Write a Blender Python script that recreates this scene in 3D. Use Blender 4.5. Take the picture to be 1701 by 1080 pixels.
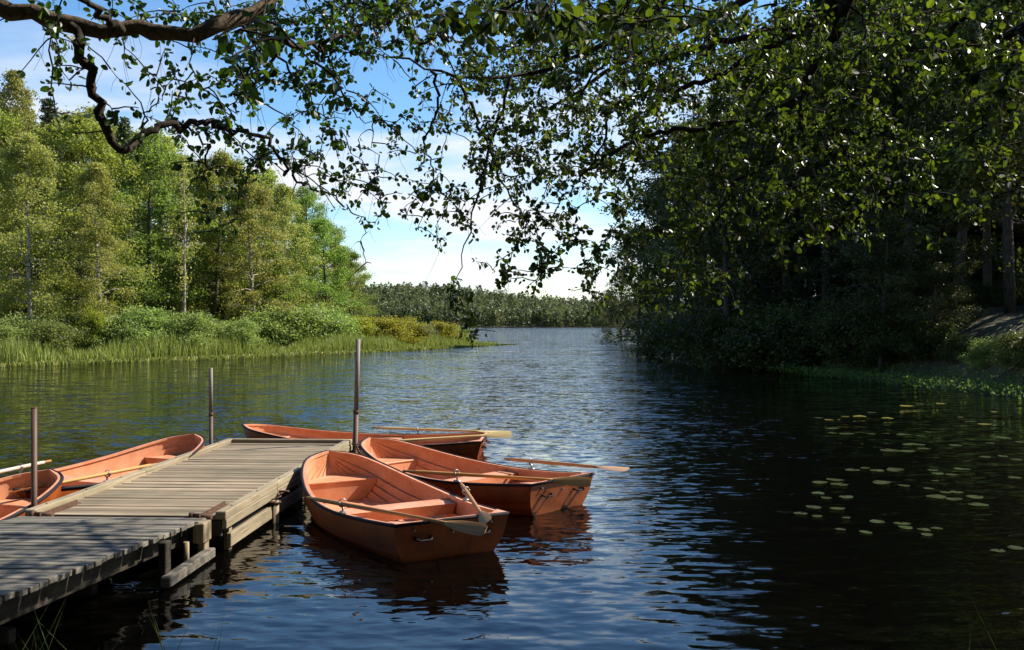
import bpy, math, random
import numpy as np
from mathutils import Vector, Matrix

R = math.radians
rng = np.random.default_rng(7)
random.seed(7)
for o in list(bpy.data.objects):
    bpy.data.objects.remove(o)
SC = bpy.context.scene
COL = SC.collection

# ------------------------------------------------------------------ camera, world, sun, exposure
CAM_H, FPX, CX, CY = 2.4, 1527.0, 850.5, 538.0
cam_d = bpy.data.cameras.new('camera')
cam = bpy.data.objects.new('camera', cam_d); COL.objects.link(cam)
cam.location = (0, 0, CAM_H)
cam.rotation_euler = (R(90) - math.atan(2 / FPX), 0, 0)
cam_d.sensor_width = 36
cam_d.lens = FPX / 1701 * 36
cam_d.clip_start = .05
cam_d.clip_end = 6000
SC.camera = cam

SUN_AZ, SUN_EL = 69.0, 42.0          # azimuth clockwise from +Y
sd_ = Vector((math.sin(R(SUN_AZ)) * math.cos(R(SUN_EL)), math.cos(R(SUN_AZ)) * math.cos(R(SUN_EL)), math.sin(R(SUN_EL))))
sun_d = bpy.data.lights.new('sun', 'SUN')
sun_d.energy = 4.6
sun_d.angle = R(.5)
sun_d.color = (1.0, .93, .82)
sun = bpy.data.objects.new('sun', sun_d); COL.objects.link(sun)
sun.rotation_euler = sd_.to_track_quat('Z', 'Y').to_euler()
sun.location = (40, 30, 50)

W = bpy.data.worlds.new('World'); SC.world = W; W.use_nodes = True
nt = W.node_tree; nt.nodes.clear()
def N(t, typ, **kw):
    n = t.nodes.new(typ)
    for k, v in kw.items():
        if k in n.inputs: n.inputs[k].default_value = v
        else: setattr(n, k, v)
    return n
def math_(t, op, a, b=None, clamp=False):
    n = t.nodes.new('ShaderNodeMath'); n.operation = op; n.use_clamp = clamp
    for i, v in enumerate((a, b)):
        if v is None: continue
        if isinstance(v, (int, float)): n.inputs[i].default_value = v
        else: t.links.new(v, n.inputs[i])
    return n.outputs[0]
sky = N(nt, 'ShaderNodeTexSky', sky_type='NISHITA', sun_disc=False)
sky.sun_elevation = R(SUN_EL); sky.sun_rotation = R(SUN_AZ)
sky.air_density = 1.0; sky.dust_density = .4; sky.ozone_density = 2.2
tc = N(nt, 'ShaderNodeTexCoord')
sep = N(nt, 'ShaderNodeSeparateXYZ'); nt.links.new(tc.outputs['Generated'], sep.inputs[0])
zc = math_(nt, 'ADD', math_(nt, 'MAXIMUM', sep.outputs[2], 0), .16)
comb = N(nt, 'ShaderNodeCombineXYZ')
nt.links.new(math_(nt, 'DIVIDE', sep.outputs[0], zc), comb.inputs[0])
nt.links.new(math_(nt, 'DIVIDE', sep.outputs[1], zc), comb.inputs[1])
mp = N(nt, 'ShaderNodeMapping'); mp.inputs['Scale'].default_value = (1.0, 1.5, 1); mp.inputs['Location'].default_value = (.35, .9, 0)
nt.links.new(comb.outputs[0], mp.inputs[0])
nz = N(nt, 'ShaderNodeTexNoise', Scale=1.25, Detail=9.0, Roughness=.58, Distortion=.35)
nt.links.new(mp.outputs[0], nz.inputs['Vector'])
rmp = N(nt, 'ShaderNodeValToRGB')
rmp.color_ramp.elements[0].position = .42; rmp.color_ramp.elements[1].position = .6
rmp.color_ramp.elements[0].color = (0, 0, 0, 1); rmp.color_ramp.elements[1].color = (1, 1, 1, 1)
nt.links.new(nz.outputs[0], rmp.inputs[0])
mrz = N(nt, 'ShaderNodeMapRange'); nt.links.new(sep.outputs[2], mrz.inputs[0])
for i, v in ((1, .17), (2, .32), (3, .95), (4, .05)): mrz.inputs[i].default_value = v
cf = math_(nt, 'MULTIPLY', rmp.outputs[0], mrz.outputs[0])
mx = N(nt, 'ShaderNodeMix', data_type='RGBA')
sat = N(nt, 'ShaderNodeHueSaturation', Saturation=1.26, Value=1.65); nt.links.new(sky.outputs[0], sat.inputs['Color'])
nt.links.new(cf, mx.inputs['Factor']); nt.links.new(sat.outputs[0], mx.inputs[6])
mx.inputs[7].default_value = (8.2, 8.3, 8.7, 1)
bg = N(nt, 'ShaderNodeBackground', Strength=.06)
nt.links.new(mx.outputs[2], bg.inputs[0])
wo = N(nt, 'ShaderNodeOutputWorld'); nt.links.new(bg.outputs[0], wo.inputs[0])

SC.view_settings.view_transform = 'Standard'
SC.view_settings.look = 'None'
SC.view_settings.gamma = 1
SC.view_settings.exposure = 1.05
SC.view_settings.use_curve_mapping = False
SC.render.engine = 'CYCLES'
SC.cycles.use_denoising = True
SC.cycles.sample_clamp_indirect = 4.0
SC.cycles.max_bounces = 8
SC.cycles.transparent_max_bounces = 6
SC.cycles.caustics_reflective = True

# ------------------------------------------------------------------ helpers
def P(px, py, z):                       # where a sight line meets the height z
    d = (CAM_H - z) * FPX / (py - CY)
    return np.array([(px - CX) / FPX * d, d, z])
def AT(px, py, d):                      # the point at distance d along a sight line
    return np.array([(px - CX) / FPX * d, d, CAM_H + (CY - py) / FPX * d])

class MB:
    def __init__(s): s.v = []; s.n = 0; s.f = []; s.r = []; s.sm = []
    def add(s, verts, faces, rnd=None, smooth=False):
        verts = np.asarray(verts, float).reshape(-1, 3); faces = np.asarray(faces, int)
        s.v.append(verts); s.f.append(faces + s.n); s.n += len(verts)
        k = len(faces)
        s.r.append(np.full(k, .5 if rnd is None else rnd) if np.isscalar(rnd) or rnd is None else np.asarray(rnd, float))
        s.sm.append(np.full(k, smooth))
    def box(s, c, size, rz=0., rnd=None, rx=0., ry=0., bev=0.):
        hx, hy, hz = (q / 2 for q in size)
        m = Matrix.Rotation(rz, 3, 'Z') @ Matrix.Rotation(rx, 3, 'X') @ Matrix.Rotation(ry, 3, 'Y')
        if bev <= 0:
            v = np.array([[x, y, z] for x in (-hx, hx) for y in (-hy, hy) for z in (-hz, hz)])
            f = [[0, 1, 3, 2], [4, 6, 7, 5], [0, 4, 5, 1], [2, 3, 7, 6], [0, 2, 6, 4], [1, 5, 7, 3]]
            s.add(v @ np.array(m).T + np.array(c), f, rnd); return
        b = min(bev, hx * .9, hy * .9, hz * .9)
        bm_v = []; idx = {}
        for x in (-1, 1):
            for y in (-1, 1):
                for z in (-1, 1):
                    for a in range(3):
                        p = [x * (hx - b), y * (hy - b), z * (hz - b)]
                        p[a] = (x * hx, y * hy, z * hz)[a]
                        idx[(x, y, z, a)] = len(bm_v); bm_v.append(p)
        quads = []; tris = []
        def face(a, sg):
            u, w = [(1, 2), (2, 0), (0, 1)][a]
            q = []
            for (i, j) in ((-1, -1), (1, -1), (1, 1), (-1, 1)):
                k = [0, 0, 0]; k[a] = sg; k[u] = i; k[w] = j
                q.append(idx[(k[0], k[1], k[2], a)])
            quads.append(q if sg > 0 else q[::-1])
        for a in range(3):
            for sg in (-1, 1): face(a, sg)
        for a in range(3):
            u, w = [(1, 2), (2, 0), (0, 1)][a]
            for i in (-1, 1):
                for j in (-1, 1):
                    k0 = [0, 0, 0]; k0[a] = -1; k0[u] = i; k0[w] = j
                    k1 = list(k0); k1[a] = 1
                    q = [idx[(*k0, u)], idx[(*k1, u)], idx[(*k1, w)], idx[(*k0, w)]]
                    quads.append(q if i * j < 0 else q[::-1])
        for x in (-1, 1):
            for y in (-1, 1):
                for z in (-1, 1):
                    t = [idx[(x, y, z, 0)], idx[(x, y, z, 1)], idx[(x, y, z, 2)]]
                    tris.append(t if x * y * z > 0 else t[::-1])
        v = np.array(bm_v) @ np.array(m).T + np.array(c)
        s.add(v, quads, rnd); s.f.append(np.array(tris) + s.n - len(v))
        s.r.append(np.full(len(tris), .5 if rnd is None else rnd)); s.sm.append(np.full(len(tris), False))
    def tube(s, pts, rad, n=8, cap=True, rnd=None, flat=1.0):
        pts = np.asarray(pts, float); m = len(pts)
        rad = np.full(m, rad) if np.isscalar(rad) else np.asarray(rad, float)
        t = np.gradient(pts, axis=0); t /= np.linalg.norm(t, axis=1)[:, None] + 1e-12
        up = np.array([0, 0, 1.]) if abs(t[0][2]) < .9 else np.array([1., 0, 0])
        a = np.cross(t[0], up); a /= np.linalg.norm(a)
        A = np.zeros((m, 3)); A[0] = a
        for i in range(1, m):
            a = a - t[i] * a.dot(t[i]); a /= np.linalg.norm(a) + 1e-12; A[i] = a
        B = np.cross(t, A)
        th = np.arange(n) / n * 2 * math.pi
        v = pts[:, None] + rad[:, None, None] * (np.cos(th)[None, :, None] * A[:, None] + flat * np.sin(th)[None, :, None] * B[:, None])
        i = np.arange(m - 1)[:, None] * n; j = np.arange(n)[None]; j2 = (j + 1) % n
        f = np.stack([i + j, i + j2, i + n + j2, i + n + j], -1).reshape(-1, 4)
        s.add(v.reshape(-1, 3), f, rnd, True)
        if cap:
            s.f.append(np.array([np.arange(n)[::-1]]) + s.n - m * n); s.f.append(np.array([np.arange(n) + (m - 1) * n]) + s.n - m * n)
            for _ in range(2): s.r.append(np.full(1, .5 if rnd is None else rnd)); s.sm.append(np.full(1, False))
    def grid(s, V, smooth=True, rnd=None, flip=False):       # V (m,n,3)
        m, n = V.shape[:2]
        i = np.arange(m - 1)[:, None] * n; j = np.arange(n - 1)[None]
        q = [i + j, i + j + 1, i + n + j + 1, i + n + j]
        if flip: q = q[::-1]
        s.add(V.reshape(-1, 3), np.stack(q, -1).reshape(-1, 4), rnd, smooth)
    def mesh(s, name):
        me = bpy.data.meshes.new(name)
        v = np.concatenate(s.v) if s.v else np.zeros((0, 3))
        me.vertices.add(len(v)); me.vertices.foreach_set('co', v.astype(np.float32).ravel())
        loops = np.concatenate([f.ravel() for f in s.f]).astype(np.int32)
        tot = np.concatenate([np.full(len(f), f.shape[1]) for f in s.f])
        me.loops.add(len(loops)); me.loops.foreach_set('vertex_index', loops)
        me.polygons.add(len(tot)); me.polygons.foreach_set('loop_start', (np.cumsum(tot) - tot).astype(np.int32))
        me.polygons.foreach_set('use_smooth', np.concatenate(s.sm))
        a = me.attributes.new('rnd', 'FLOAT', 'FACE'); a.data.foreach_set('value', np.concatenate(s.r).astype(np.float32))
        me.update(calc_edges=True)
        return me
    def build(s, name, mat, parent=None, **tags):
        return link(name, s.mesh(name), mat, parent, **tags)

def link(name, me, mat, parent=None, label=None, cat=None, group=None, kind=None):
    if mat is not None and not len(me.materials): me.materials.append(mat)
    o = bpy.data.objects.new(name, me); COL.objects.link(o)
    if parent is not None: o.parent = parent
    return tag(o, label, cat, group, kind)
def tag(o, label=None, cat=None, group=None, kind=None):
    if label: o['label'] = label
    if cat: o['category'] = cat
    if group: o['group'] = group
    if kind: o['kind'] = kind
    return o
def empty(name, loc=(0, 0, 0), rz=0., **tags):
    o = bpy.data.objects.new(name, None); COL.objects.link(o)
    o.location = loc; o.rotation_euler = (0, 0, rz); o.empty_display_size = .2
    return tag(o, **tags)
def copy_tree(o, parent=None):
    c = o.copy(); COL.objects.link(c)
    if parent is not None: c.parent = parent
    for ch in [x for x in bpy.data.objects if x.parent == o]: copy_tree(ch, c)
    return c
def spl(xs, ys, x):
    xs = np.asarray(xs, float); ys = np.asarray(ys, float); x = np.asarray(x, float)
    n = len(xs); h = np.diff(xs); A = np.zeros((n, n)); r = np.zeros(n); A[0, 0] = A[-1, -1] = 1
    for i in range(1, n - 1):
        A[i, i - 1] = h[i - 1]; A[i, i] = 2 * (h[i - 1] + h[i]); A[i, i + 1] = h[i]
        r[i] = 6 * ((ys[i + 1] - ys[i]) / h[i] - (ys[i] - ys[i - 1]) / h[i - 1])
    m = np.linalg.solve(A, r); k = np.clip(np.searchsorted(xs, x) - 1, 0, n - 2); d = x - xs[k]; hh = h[k]
    return ys[k] + d * ((ys[k + 1] - ys[k]) / hh - hh * (2 * m[k] + m[k + 1]) / 6) + d * d * m[k] / 2 + d ** 3 * (m[k + 1] - m[k]) / (6 * hh)
def smooth_path(pts, n):
    pts = np.asarray(pts, float)
    d = np.concatenate([[0], np.cumsum(np.linalg.norm(np.diff(pts, axis=0), axis=1))]); d /= d[-1]
    t = np.linspace(0, 1, n)
    if len(pts) < 3: return np.stack([np.interp(t, d, pts[:, k]) for k in range(3)], -1)
    return np.stack([spl(d, pts[:, k], t) for k in range(3)], -1)

# ------------------------------------------------------------------ materials
def mat(name):
    m = bpy.data.materials.new(name); m.use_nodes = True
    t = m.node_tree; b = t.nodes['Principled BSDF']
    return m, t, b
def ramp(t, fac, stops):
    r = t.nodes.new('ShaderNodeValToRGB'); e = r.color_ramp.elements
    while len(e) < len(stops): e.new(.5)
    for q, (p, c) in zip(e, stops): q.position = p; q.color = (*c, 1)
    t.links.new(fac, r.inputs[0]); return r.outputs[0]
def noise(t, scale, detail=4., rough=.55, coord='Object', sc=(1, 1, 1), dist=0.):
    tcn = t.nodes.new('ShaderNodeTexCoord'); mpn = t.nodes.new('ShaderNodeMapping'); mpn.inputs['Scale'].default_value = sc
    t.links.new(tcn.outputs[coord], mpn.inputs[0])
    n = N(t, 'ShaderNodeTexNoise', Scale=scale, Detail=detail, Roughness=rough, Distortion=dist)
    t.links.new(mpn.outputs[0], n.inputs['Vector']); return n.outputs[0]
def mixc(t, fac, a, b, mode='MIX'):
    n = t.nodes.new('ShaderNodeMix'); n.data_type = 'RGBA'; n.blend_type = mode
    for i, v in ((0, fac), (6, a), (7, b)):
        if hasattr(v, 'node'): t.links.new(v, n.inputs[i])
        elif i == 0: n.inputs[0].default_value = v
        else: n.inputs[i].default_value = (*v, 1)
    return n.outputs[2]
def bump(t, b, h, strength=.3, dist=.01):
    n = N(t, 'ShaderNodeBump', Strength=strength, Distance=dist)
    t.links.new(h, n.inputs['Height']); t.links.new(n.outputs[0], b.inputs['Normal'])
def attr(t):
    a = t.nodes.new('ShaderNodeAttribute'); a.attribute_name = 'rnd'; return a.outputs['Fac']

def leaf_mat(name, dark, mid, light, trans, tf=.42, rough=.5, spec=.35, per_obj=.25):
    m, t, b = mat(name)
    oi = t.nodes.new('ShaderNodeObjectInfo')
    c = ramp(t, attr(t), [(0., dark), (.5, mid), (1., light)])
    hs = N(t, 'ShaderNodeHueSaturation'); t.links.new(c, hs.inputs['Color'])
    t.links.new(math_(t, 'ADD', math_(t, 'MULTIPLY', oi.outputs['Random'], per_obj * 2), 1 - per_obj), hs.inputs['Value'])
    t.links.new(math_(t, 'ADD', math_(t, 'MULTIPLY', oi.outputs['Random'], .035), .4825), hs.inputs['Hue'])
    t.links.new(hs.outputs[0], b.inputs['Base Color'])
    b.inputs['Roughness'].default_value = rough; b.inputs['Specular IOR Level'].default_value = spec
    tr = t.nodes.new('ShaderNodeBsdfTranslucent')
    t.links.new(mixc(t, 1., hs.outputs[0], trans, 'MULTIPLY'), tr.inputs[0])
    ms = t.nodes.new('ShaderNodeMixShader'); ms.inputs[0].default_value = tf
    t.links.new(b.outputs[0], ms.inputs[1]); t.links.new(tr.outputs[0], ms.inputs[2])
    t.links.new(ms.outputs[0], t.nodes['Material Output'].inputs[0])
    return m
M = {}
M['birch_leaf'] = leaf_mat('birch_leaf', (.145, .168, .045), (.222, .244, .066), (.31, .325, .095), (2.2, 2.1, 1.3), .47)
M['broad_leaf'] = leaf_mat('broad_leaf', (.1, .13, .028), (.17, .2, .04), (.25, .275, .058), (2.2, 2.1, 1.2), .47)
M['green_leaf'] = leaf_mat('green_leaf', (.075, .115, .024), (.125, .18, .038), (.19, .245, .055), (2.2, 2.1, 1.2), .47)
M['spruce_needle'] = leaf_mat('spruce_needle', (.03, .042, .015), (.05, .068, .022), (.08, .095, .03), (1.4, 1.4, 1.), .2)
M['bush_leaf'] = leaf_mat('bush_leaf', (.1, .14, .04), (.17, .22, .062), (.25, .29, .09), (2.1, 2.1, 1.3))
M['yellow_leaf'] = leaf_mat('yellow_leaf', (.14, .16, .016), (.21, .225, .025), (.28, .28, .035), (2.0, 1.9, 1.2), per_obj=.1)
M['grey_leaf'] = leaf_mat('grey_leaf', (.13, .15, .07), (.19, .2, .09), (.25, .25, .12), (1.6, 1.6, 1.2), per_obj=.1)
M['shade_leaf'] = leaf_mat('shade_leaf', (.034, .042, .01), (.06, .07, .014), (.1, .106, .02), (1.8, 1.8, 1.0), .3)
M['reed'] = leaf_mat('reed', (.12, .175, .03), (.18, .245, .045), (.27, .31, .085), (1.5, 1.5, 1.1), .3, per_obj=0)
M['fringe'] = leaf_mat('fringe', (.09, .13, .022), (.16, .2, .035), (.24, .26, .05), (1.5, 1.5, 1.1), .3, per_obj=0)
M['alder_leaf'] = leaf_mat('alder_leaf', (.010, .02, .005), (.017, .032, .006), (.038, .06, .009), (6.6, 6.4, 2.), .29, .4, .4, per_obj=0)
M['far_leaf'] = leaf_mat('far_leaf', (.062, .078, .03), (.115, .13, .045), (.185, .19, .06), (1.5, 1.5, 1.2), .3, per_obj=0)
M['grass_blade'] = leaf_mat('grass_blade', (.05, .08, .02), (.09, .12, .03), (.15, .16, .05), (1.5, 1.5, 1.1), .3, per_obj=0)
M['herb'] = leaf_mat('herb', (.06, .11, .025), (.1, .17, .035), (.15, .22, .05), (1.8, 1.8, 1.1), .35, .75, .12, per_obj=0)

def bark(name, c1, c2, scale=9., sc=(1, 1, .35), b_=.6):
    m, t, b = mat(name)
    h = noise(t, scale, 6, .65, sc=sc)
    t.links.new(ramp(t, h, [(.3, c1), (.65, c2)]), b.inputs['Base Color'])
    b.inputs['Roughness'].default_value = .9; b.inputs['Specular IOR Level'].default_value = .2
    bump(t, b, h, b_, .03); return m
M['bark'] = bark('bark', (.035, .027, .02), (.12, .095, .07))
M['alder_bark'] = bark('alder_bark', (.015, .012, .009), (.06, .045, .03), 22.)
M['limb_bark'] = bark('limb_bark', (.03, .022, .014), (.17, .125, .075), 26., (1, 1, .6))
M['pine_bark'] = bark('pine_bark', (.03, .024, .018), (.12, .095, .07))
def birch_bark():
    m, t, b = mat('birch_bark')
    h = noise(t, 2.2, 5, .7, sc=(1, 1, 2.2))
    t.links.new(ramp(t, h, [(.38, (.07, .055, .045)), (.52, (.36, .3, .25)), (.8, (.52, .45, .39))]), b.inputs['Base Color'])
    b.inputs['Roughness'].default_value = .8; return m
M['birch_bark'] = birch_bark()

def ground_mat():
    m, t, b = mat('ground')
    h = noise(t, .6, 8, .6)
    t.links.new(ramp(t, h, [(.3, (.035, .035, .014)), (.5, (.075, .07, .028)), (.72, (.13, .1, .05))]), b.inputs['Base Color'])
    b.inputs['Roughness'].default_value = .95; bump(t, b, noise(t, 6, 6, .7), .6, .1); return m
M['ground'] = ground_mat()

def water_mat():
    m, t, b = mat('lake_water')
    b.inputs['Base Color'].default_value = (.0012, .0011, .0008, 1)
    b.inputs['Roughness'].default_value = .03
    b.inputs['IOR'].default_value = 1.47
    def rip(scale, sc, dist, off):
        tcn = t.nodes.new('ShaderNodeTexCoord'); mpn = t.nodes.new('ShaderNodeMapping'); mpn.inputs['Scale'].default_value = sc; mpn.inputs['Location'].default_value = (off, off, 0)
        t.links.new(tcn.outputs['Object'], mpn.inputs[0])
        n = N(t, 'ShaderNodeTexNoise', Scale=scale, Detail=2., Roughness=.5, Distortion=dist); t.links.new(mpn.outputs[0], n.inputs['Vector'])
        v = t.nodes.new('ShaderNodeVectorMath'); v.operation = 'SUBTRACT'; t.links.new(n.outputs['Color'], v.inputs[0]); v.inputs[1].default_value = (.5, .5, .5); return v.outputs[0]
    def vs(v, k):
        n = t.nodes.new('ShaderNodeVectorMath'); n.operation = 'MULTIPLY'; t.links.new(v, n.inputs[0]); n.inputs[1].default_value = k; return n.outputs[0]
    def va(a, b, op='ADD'):
        n = t.nodes.new('ShaderNodeVectorMath'); n.operation = op; t.links.new(a, n.inputs[0])
        if b is not None: t.links.new(b, n.inputs[1])
        return n.outputs[0]
    fine = vs(rip(7.5, (.5, 1.5, 1), .5, 0), (.45, .85, 0))
    mid = vs(rip(2.2, (.42, 1.5, 1), .5, 3.), (.3, .75, 0))
    broad = vs(rip(.55, (.35, 1.4, 1), .4, 7.), (.2, .5, 0))
    patch = noise(t, .07, 3, .5, sc=(.6, 1, 1))
    tcn = t.nodes.new('ShaderNodeTexCoord'); sp = t.nodes.new('ShaderNodeSeparateXYZ'); t.links.new(tcn.outputs['Object'], sp.inputs[0])
    def rng_(a, b, c, d):
        mr = N(t, 'ShaderNodeMapRange'); t.links.new(sp.outputs[1], mr.inputs[0])
        for i, v in ((1, a), (2, b), (3, c), (4, d)): mr.inputs[i].default_value = v
        return mr.outputs[0]
    # the wind: calm by the near bank, ruffled in the open; the mesh carries the longer near waves
    pw = math_(t, 'ADD', math_(t, 'MULTIPLY', patch, 1.1), .45)
    def sc_(v, f):
        n = t.nodes.new('ShaderNodeVectorMath'); n.operation = 'SCALE'; t.links.new(v, n.inputs[0]); t.links.new(f, n.inputs['Scale']); return n.outputs[0]
    tot = va(va(sc_(fine, math_(t, 'MULTIPLY', rng_(5, 22, .16, 1.15), pw)), sc_(mid, math_(t, 'MULTIPLY', rng_(7, 36, .12, 1.3), pw))), sc_(broad, math_(t, 'MULTIPLY', rng_(20, 80, .05, 1.1), pw)))
    geo = t.nodes.new('ShaderNodeNewGeometry')
    t.links.new(va(va(geo.outputs['Normal'], tot), None, 'NORMALIZE'), b.inputs['Normal'])
    return m
M['water'] = water_mat()

def wood_mat(name, dark, mid, pale, rough=.8, gs=(30, 1.2, 30)):
    m, t, b = mat(name)
    g = noise(t, 1.6, 6, .62, sc=gs, dist=.4)
    st = noise(t, 1.1, 5, .6)
    c = ramp(t, g, [(.28, dark), (.5, mid), (.75, pale)])
    v = math_(t, 'ADD', math_(t, 'MULTIPLY', attr(t), .75), .6)
    hs = N(t, 'ShaderNodeHueSaturation'); t.links.new(c, hs.inputs['Color']); t.links.new(v, hs.inputs['Value'])
    t.links.new(mixc(t, math_(t, 'MULTIPLY', ramp(t, st, [(.48, (0, 0, 0)), (.7, (1, 1, 1))]), .45), hs.outputs[0], (.09, .085, .045)), b.inputs['Base Color'])
    b.inputs['Roughness'].default_value = rough; b.inputs['Specular IOR Level'].default_value = .3
    bump(t, b, g, .5, .006); return m
M['deck_wood'] = wood_mat('deck_wood', (.12, .09, .055), (.235, .18, .115), (.34, .27, .18), gs=(1.2, 30, 30))
M['beam_wood'] = wood_mat('beam_wood', (.14, .11, .07), (.27, .215, .135), (.36, .3, .2), gs=(30, 1.2, 30))
M['shade_wood'] = wood_mat('shade_wood', (.015, .012, .008), (.04, .032, .022), (.075, .06, .042), gs=(30, 1.2, 30))  # wood colour darkened to stand for shade under the gangway and dock end
M['ramp_wood'] = wood_mat('ramp_wood', (.075, .064, .05), (.165, .145, .115), (.26, .23, .19), gs=(1.2, 30, 30))
M['post_wood'] = wood_mat('post_wood', (.12, .09, .05), (.24, .185, .11), (.36, .29, .19), gs=(20, 20, 1.2))
def simple(name, c, rough=.5, metal=0., spec=.5, n=None):
    m, t, b = mat(name)
    b.inputs['Base Color'].default_value = (*c, 1); b.inputs['Roughness'].default_value = rough
    b.inputs['Metallic'].default_value = metal; b.inputs['Specular IOR Level'].default_value = spec
    if n:
        h = noise(t, n[0], 6, .65, sc=n[3] if len(n) > 3 else (1, 1, 1))
        t.links.new(ramp(t, h, [(n[2][0], c), (n[2][1], n[1])]), b.inputs['Base Color']); bump(t, b, h, .15, .01)
    return m
M['rust'] = simple('rust', (.07, .036, .022), .8, .2, .3, (14., (.14, .075, .048), (.35, .7)))
M['pole_rust'] = simple('pole_rust', (.075, .045, .034), .65, .3, .4, (9., (.14, .085, .06), (.35, .7), (1, 1, .4)))
M['pole_grey'] = simple('pole_grey', (.2, .175, .145), .7, .2, .3, (8., (.17, .12, .09), (.5, .75), (1, 1, .3)))
M['galv'] = simple('galv', (.3, .3, .3), .42, .8)
M['rubber'] = simple('rubber', (.016, .014, .018), .7, 0, .15)
M['plastic'] = simple('plastic', (.012, .012, .013), .5)
M['pad'] = leaf_mat('pad', (.02, .034, .01), (.042, .056, .016), (.085, .09, .022), (1.2, 1.2, 1.), .15, .3, .5, per_obj=.25)
M['pad_yellow'] = leaf_mat('pad_yellow', (.09, .1, .016), (.15, .145, .018), (.24, .2, .025), (1.2, 1.2, 1.), .15, .35, .5, per_obj=.15)
M['petal'] = simple('petal', (.8, .8, .76), .5)
def hull_mat(name, c, c2, wear):
    m, t, b = mat(name)
    n1 = noise(t, 3.2, 6, .6); n2 = noise(t, 38, 3, .6)
    col = ramp(t, n1, [(.3, c2), (.62, c)])
    col = mixc(t, math_(t, 'MULTIPLY', ramp(t, n2, [(.55, (0, 0, 0)), (.75, (1, 1, 1))]), wear), col, (.62, .36, .24))
    n3 = noise(t, 7.5, 8, .7, dist=.8); n4 = noise(t, 1.7, 3, .5)
    dirt = math_(t, 'MULTIPLY', ramp(t, n3, [(.52, (0, 0, 0)), (.68, (1, 1, 1))]), ramp(t, n4, [(.4, (.08, .08, .08)), (.62, (.55, .55, .55))]))
    col = mixc(t, dirt, col, (.16, .075, .04))
    t.links.new(col, b.inputs['Base Color']); b.inputs['Roughness'].default_value = .48
    b.inputs['Specular IOR Level'].default_value = .3
    bump(t, b, noise(t, 22, 4, .6), .25, .006); return m
M['hull_in'] = hull_mat('hull_in', (.64, .3, .165), (.5, .19, .085), .5)
M['hull_out'] = hull_mat('hull_out', (.29, .062, .006), (.12, .028, .004), .02)
def oar_mat(name, c1, c2):
    m, t, b = mat(name)
    g = noise(t, 2., 5, .6, sc=(20, 1.5, 20))
    t.links.new(ramp(t, g, [(.3, c1), (.7, c2)]), b.inputs['Base Color'])
    b.inputs['Roughness'].default_value = .5; b.inputs['Specular IOR Level'].default_value = .3; return m
M['oar'] = oar_mat('oar', (.4, .19, .05), (.52, .27, .08))
M['oar_pale'] = oar_mat('oar_pale', (.5, .36, .14), (.6, .45, .2))
M['oar_worn'] = oar_mat('oar_worn', (.26, .12, .035), (.38, .195, .065))
M['oar_tan'] = oar_mat('oar_tan', (.42, .24, .13), (.52, .32, .19))
M['oar_grey'] = oar_mat('oar_grey', (.42, .36, .27), (.55, .48, .38))

# ------------------------------------------------------------------ the lake and the land
LAKE = np.array([(-12, 3.6), (-6, 4.2), (-2, 4.7), (2, 4.8), (6, 5.2), (10, 7), (15, 12), (19, 20), (18.3, 27), (17.5, 31.4),
    (16.5, 36), (15.1, 42), (13.6, 55), (14, 70), (15, 100), (17.5, 135), (30, 215), (60, 420), (90, 560), (130, 612), (-20, 612),
    (-260, 600), (-260, 450), (-120, 330), (-40, 180), (-14, 130), (-4, 113), (-1.1, 108.5), (-3.3, 103), (-7.5, 92), (-12.8, 78),
    (-17.5, 70), (-22.3, 62), (-29.6, 53), (-38, 46), (-48, 36), (-46, 20), (-30, 8), (-20, 4.5)], float)
def shore_dist(x, y):                   # > 0 on land, < 0 on the lake
    p = np.stack([x, y], -1); best = np.full(x.shape, 1e9); inside = np.zeros(x.shape, bool)
    for i in range(len(LAKE)):
        a, b = LAKE[i], LAKE[(i + 1) % len(LAKE)]; d = b - a
        t = np.clip(((p - a) @ d) / d.dot(d), 0, 1)
        best = np.minimum(best, np.linalg.norm(p - a - t[..., None] * d, axis=-1))
        c = ((a[1] > y) != (b[1] > y)) & (x < (b[0] - a[0]) * (y - a[1]) / (b[1] - a[1] + 1e-12) + a[0])
        inside ^= c
    return np.where(inside, -best, best)
def sstep(a, b, x): t = np.clip((x - a) / (b - a), 0, 1); return t * t * (3 - 2 * t)
def ground_z(x, y):
    x = np.asarray(x, float); y = np.asarray(y, float)
    s = shore_dist(x, y)
    sp = np.maximum(s, 0)
    near = 1.0 * (1 - np.exp(-sp / 3.0))
    left = .15 * (1 - np.exp(-sp / 1.)) + .03 * np.minimum(sp, 60)
    right = 3.6 * (1 - np.exp(-sp / 5.5)) + .05 * np.minimum(sp, 60)
    far = 20 * sstep(0, 130, sp) - 11 * sstep(-70, 60, x) * sstep(0, 110, sp)
    wr = sstep(7, 12, x) * sstep(9, 22, y); wl = sstep(-10, -18, x + .25 * (y - 20)) * sstep(6, 16, y); wl = np.maximum(wl, sstep(60, 75, y) * (x < 8))
    wf = sstep(380, 500, y)
    z = near * (1 - wr) * (1 - wl) + right * wr + left * wl * (1 - wr)
    z = z * (1 - wf) + far * wf
    z = z + .06 * np.sin(x * 1.7 + y * .6) * np.cos(y * 1.3) * np.minimum(sp / 3, 1)
    return np.where(s > 0, z, np.maximum(s * .25, -1.5))
def polar(r, fine, half=42., coarse=4.):
    a = np.concatenate([np.arange(-half, half, fine), np.arange(half, 360 - half + .01, coarse)])
    a = R(90) - np.radians(a)
    return r[:, None] * np.cos(a)[None], r[:, None] * np.sin(a)[None]
rr = np.concatenate([[.02], np.geomspace(.4, 2600, 330)])
gx, gy = polar(rr, .3)
g = MB(); g.grid(np.stack([gx, gy, ground_z(gx, gy)], -1), True, flip=True)
g.build('ground', M['ground'], kind='structure')

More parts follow.
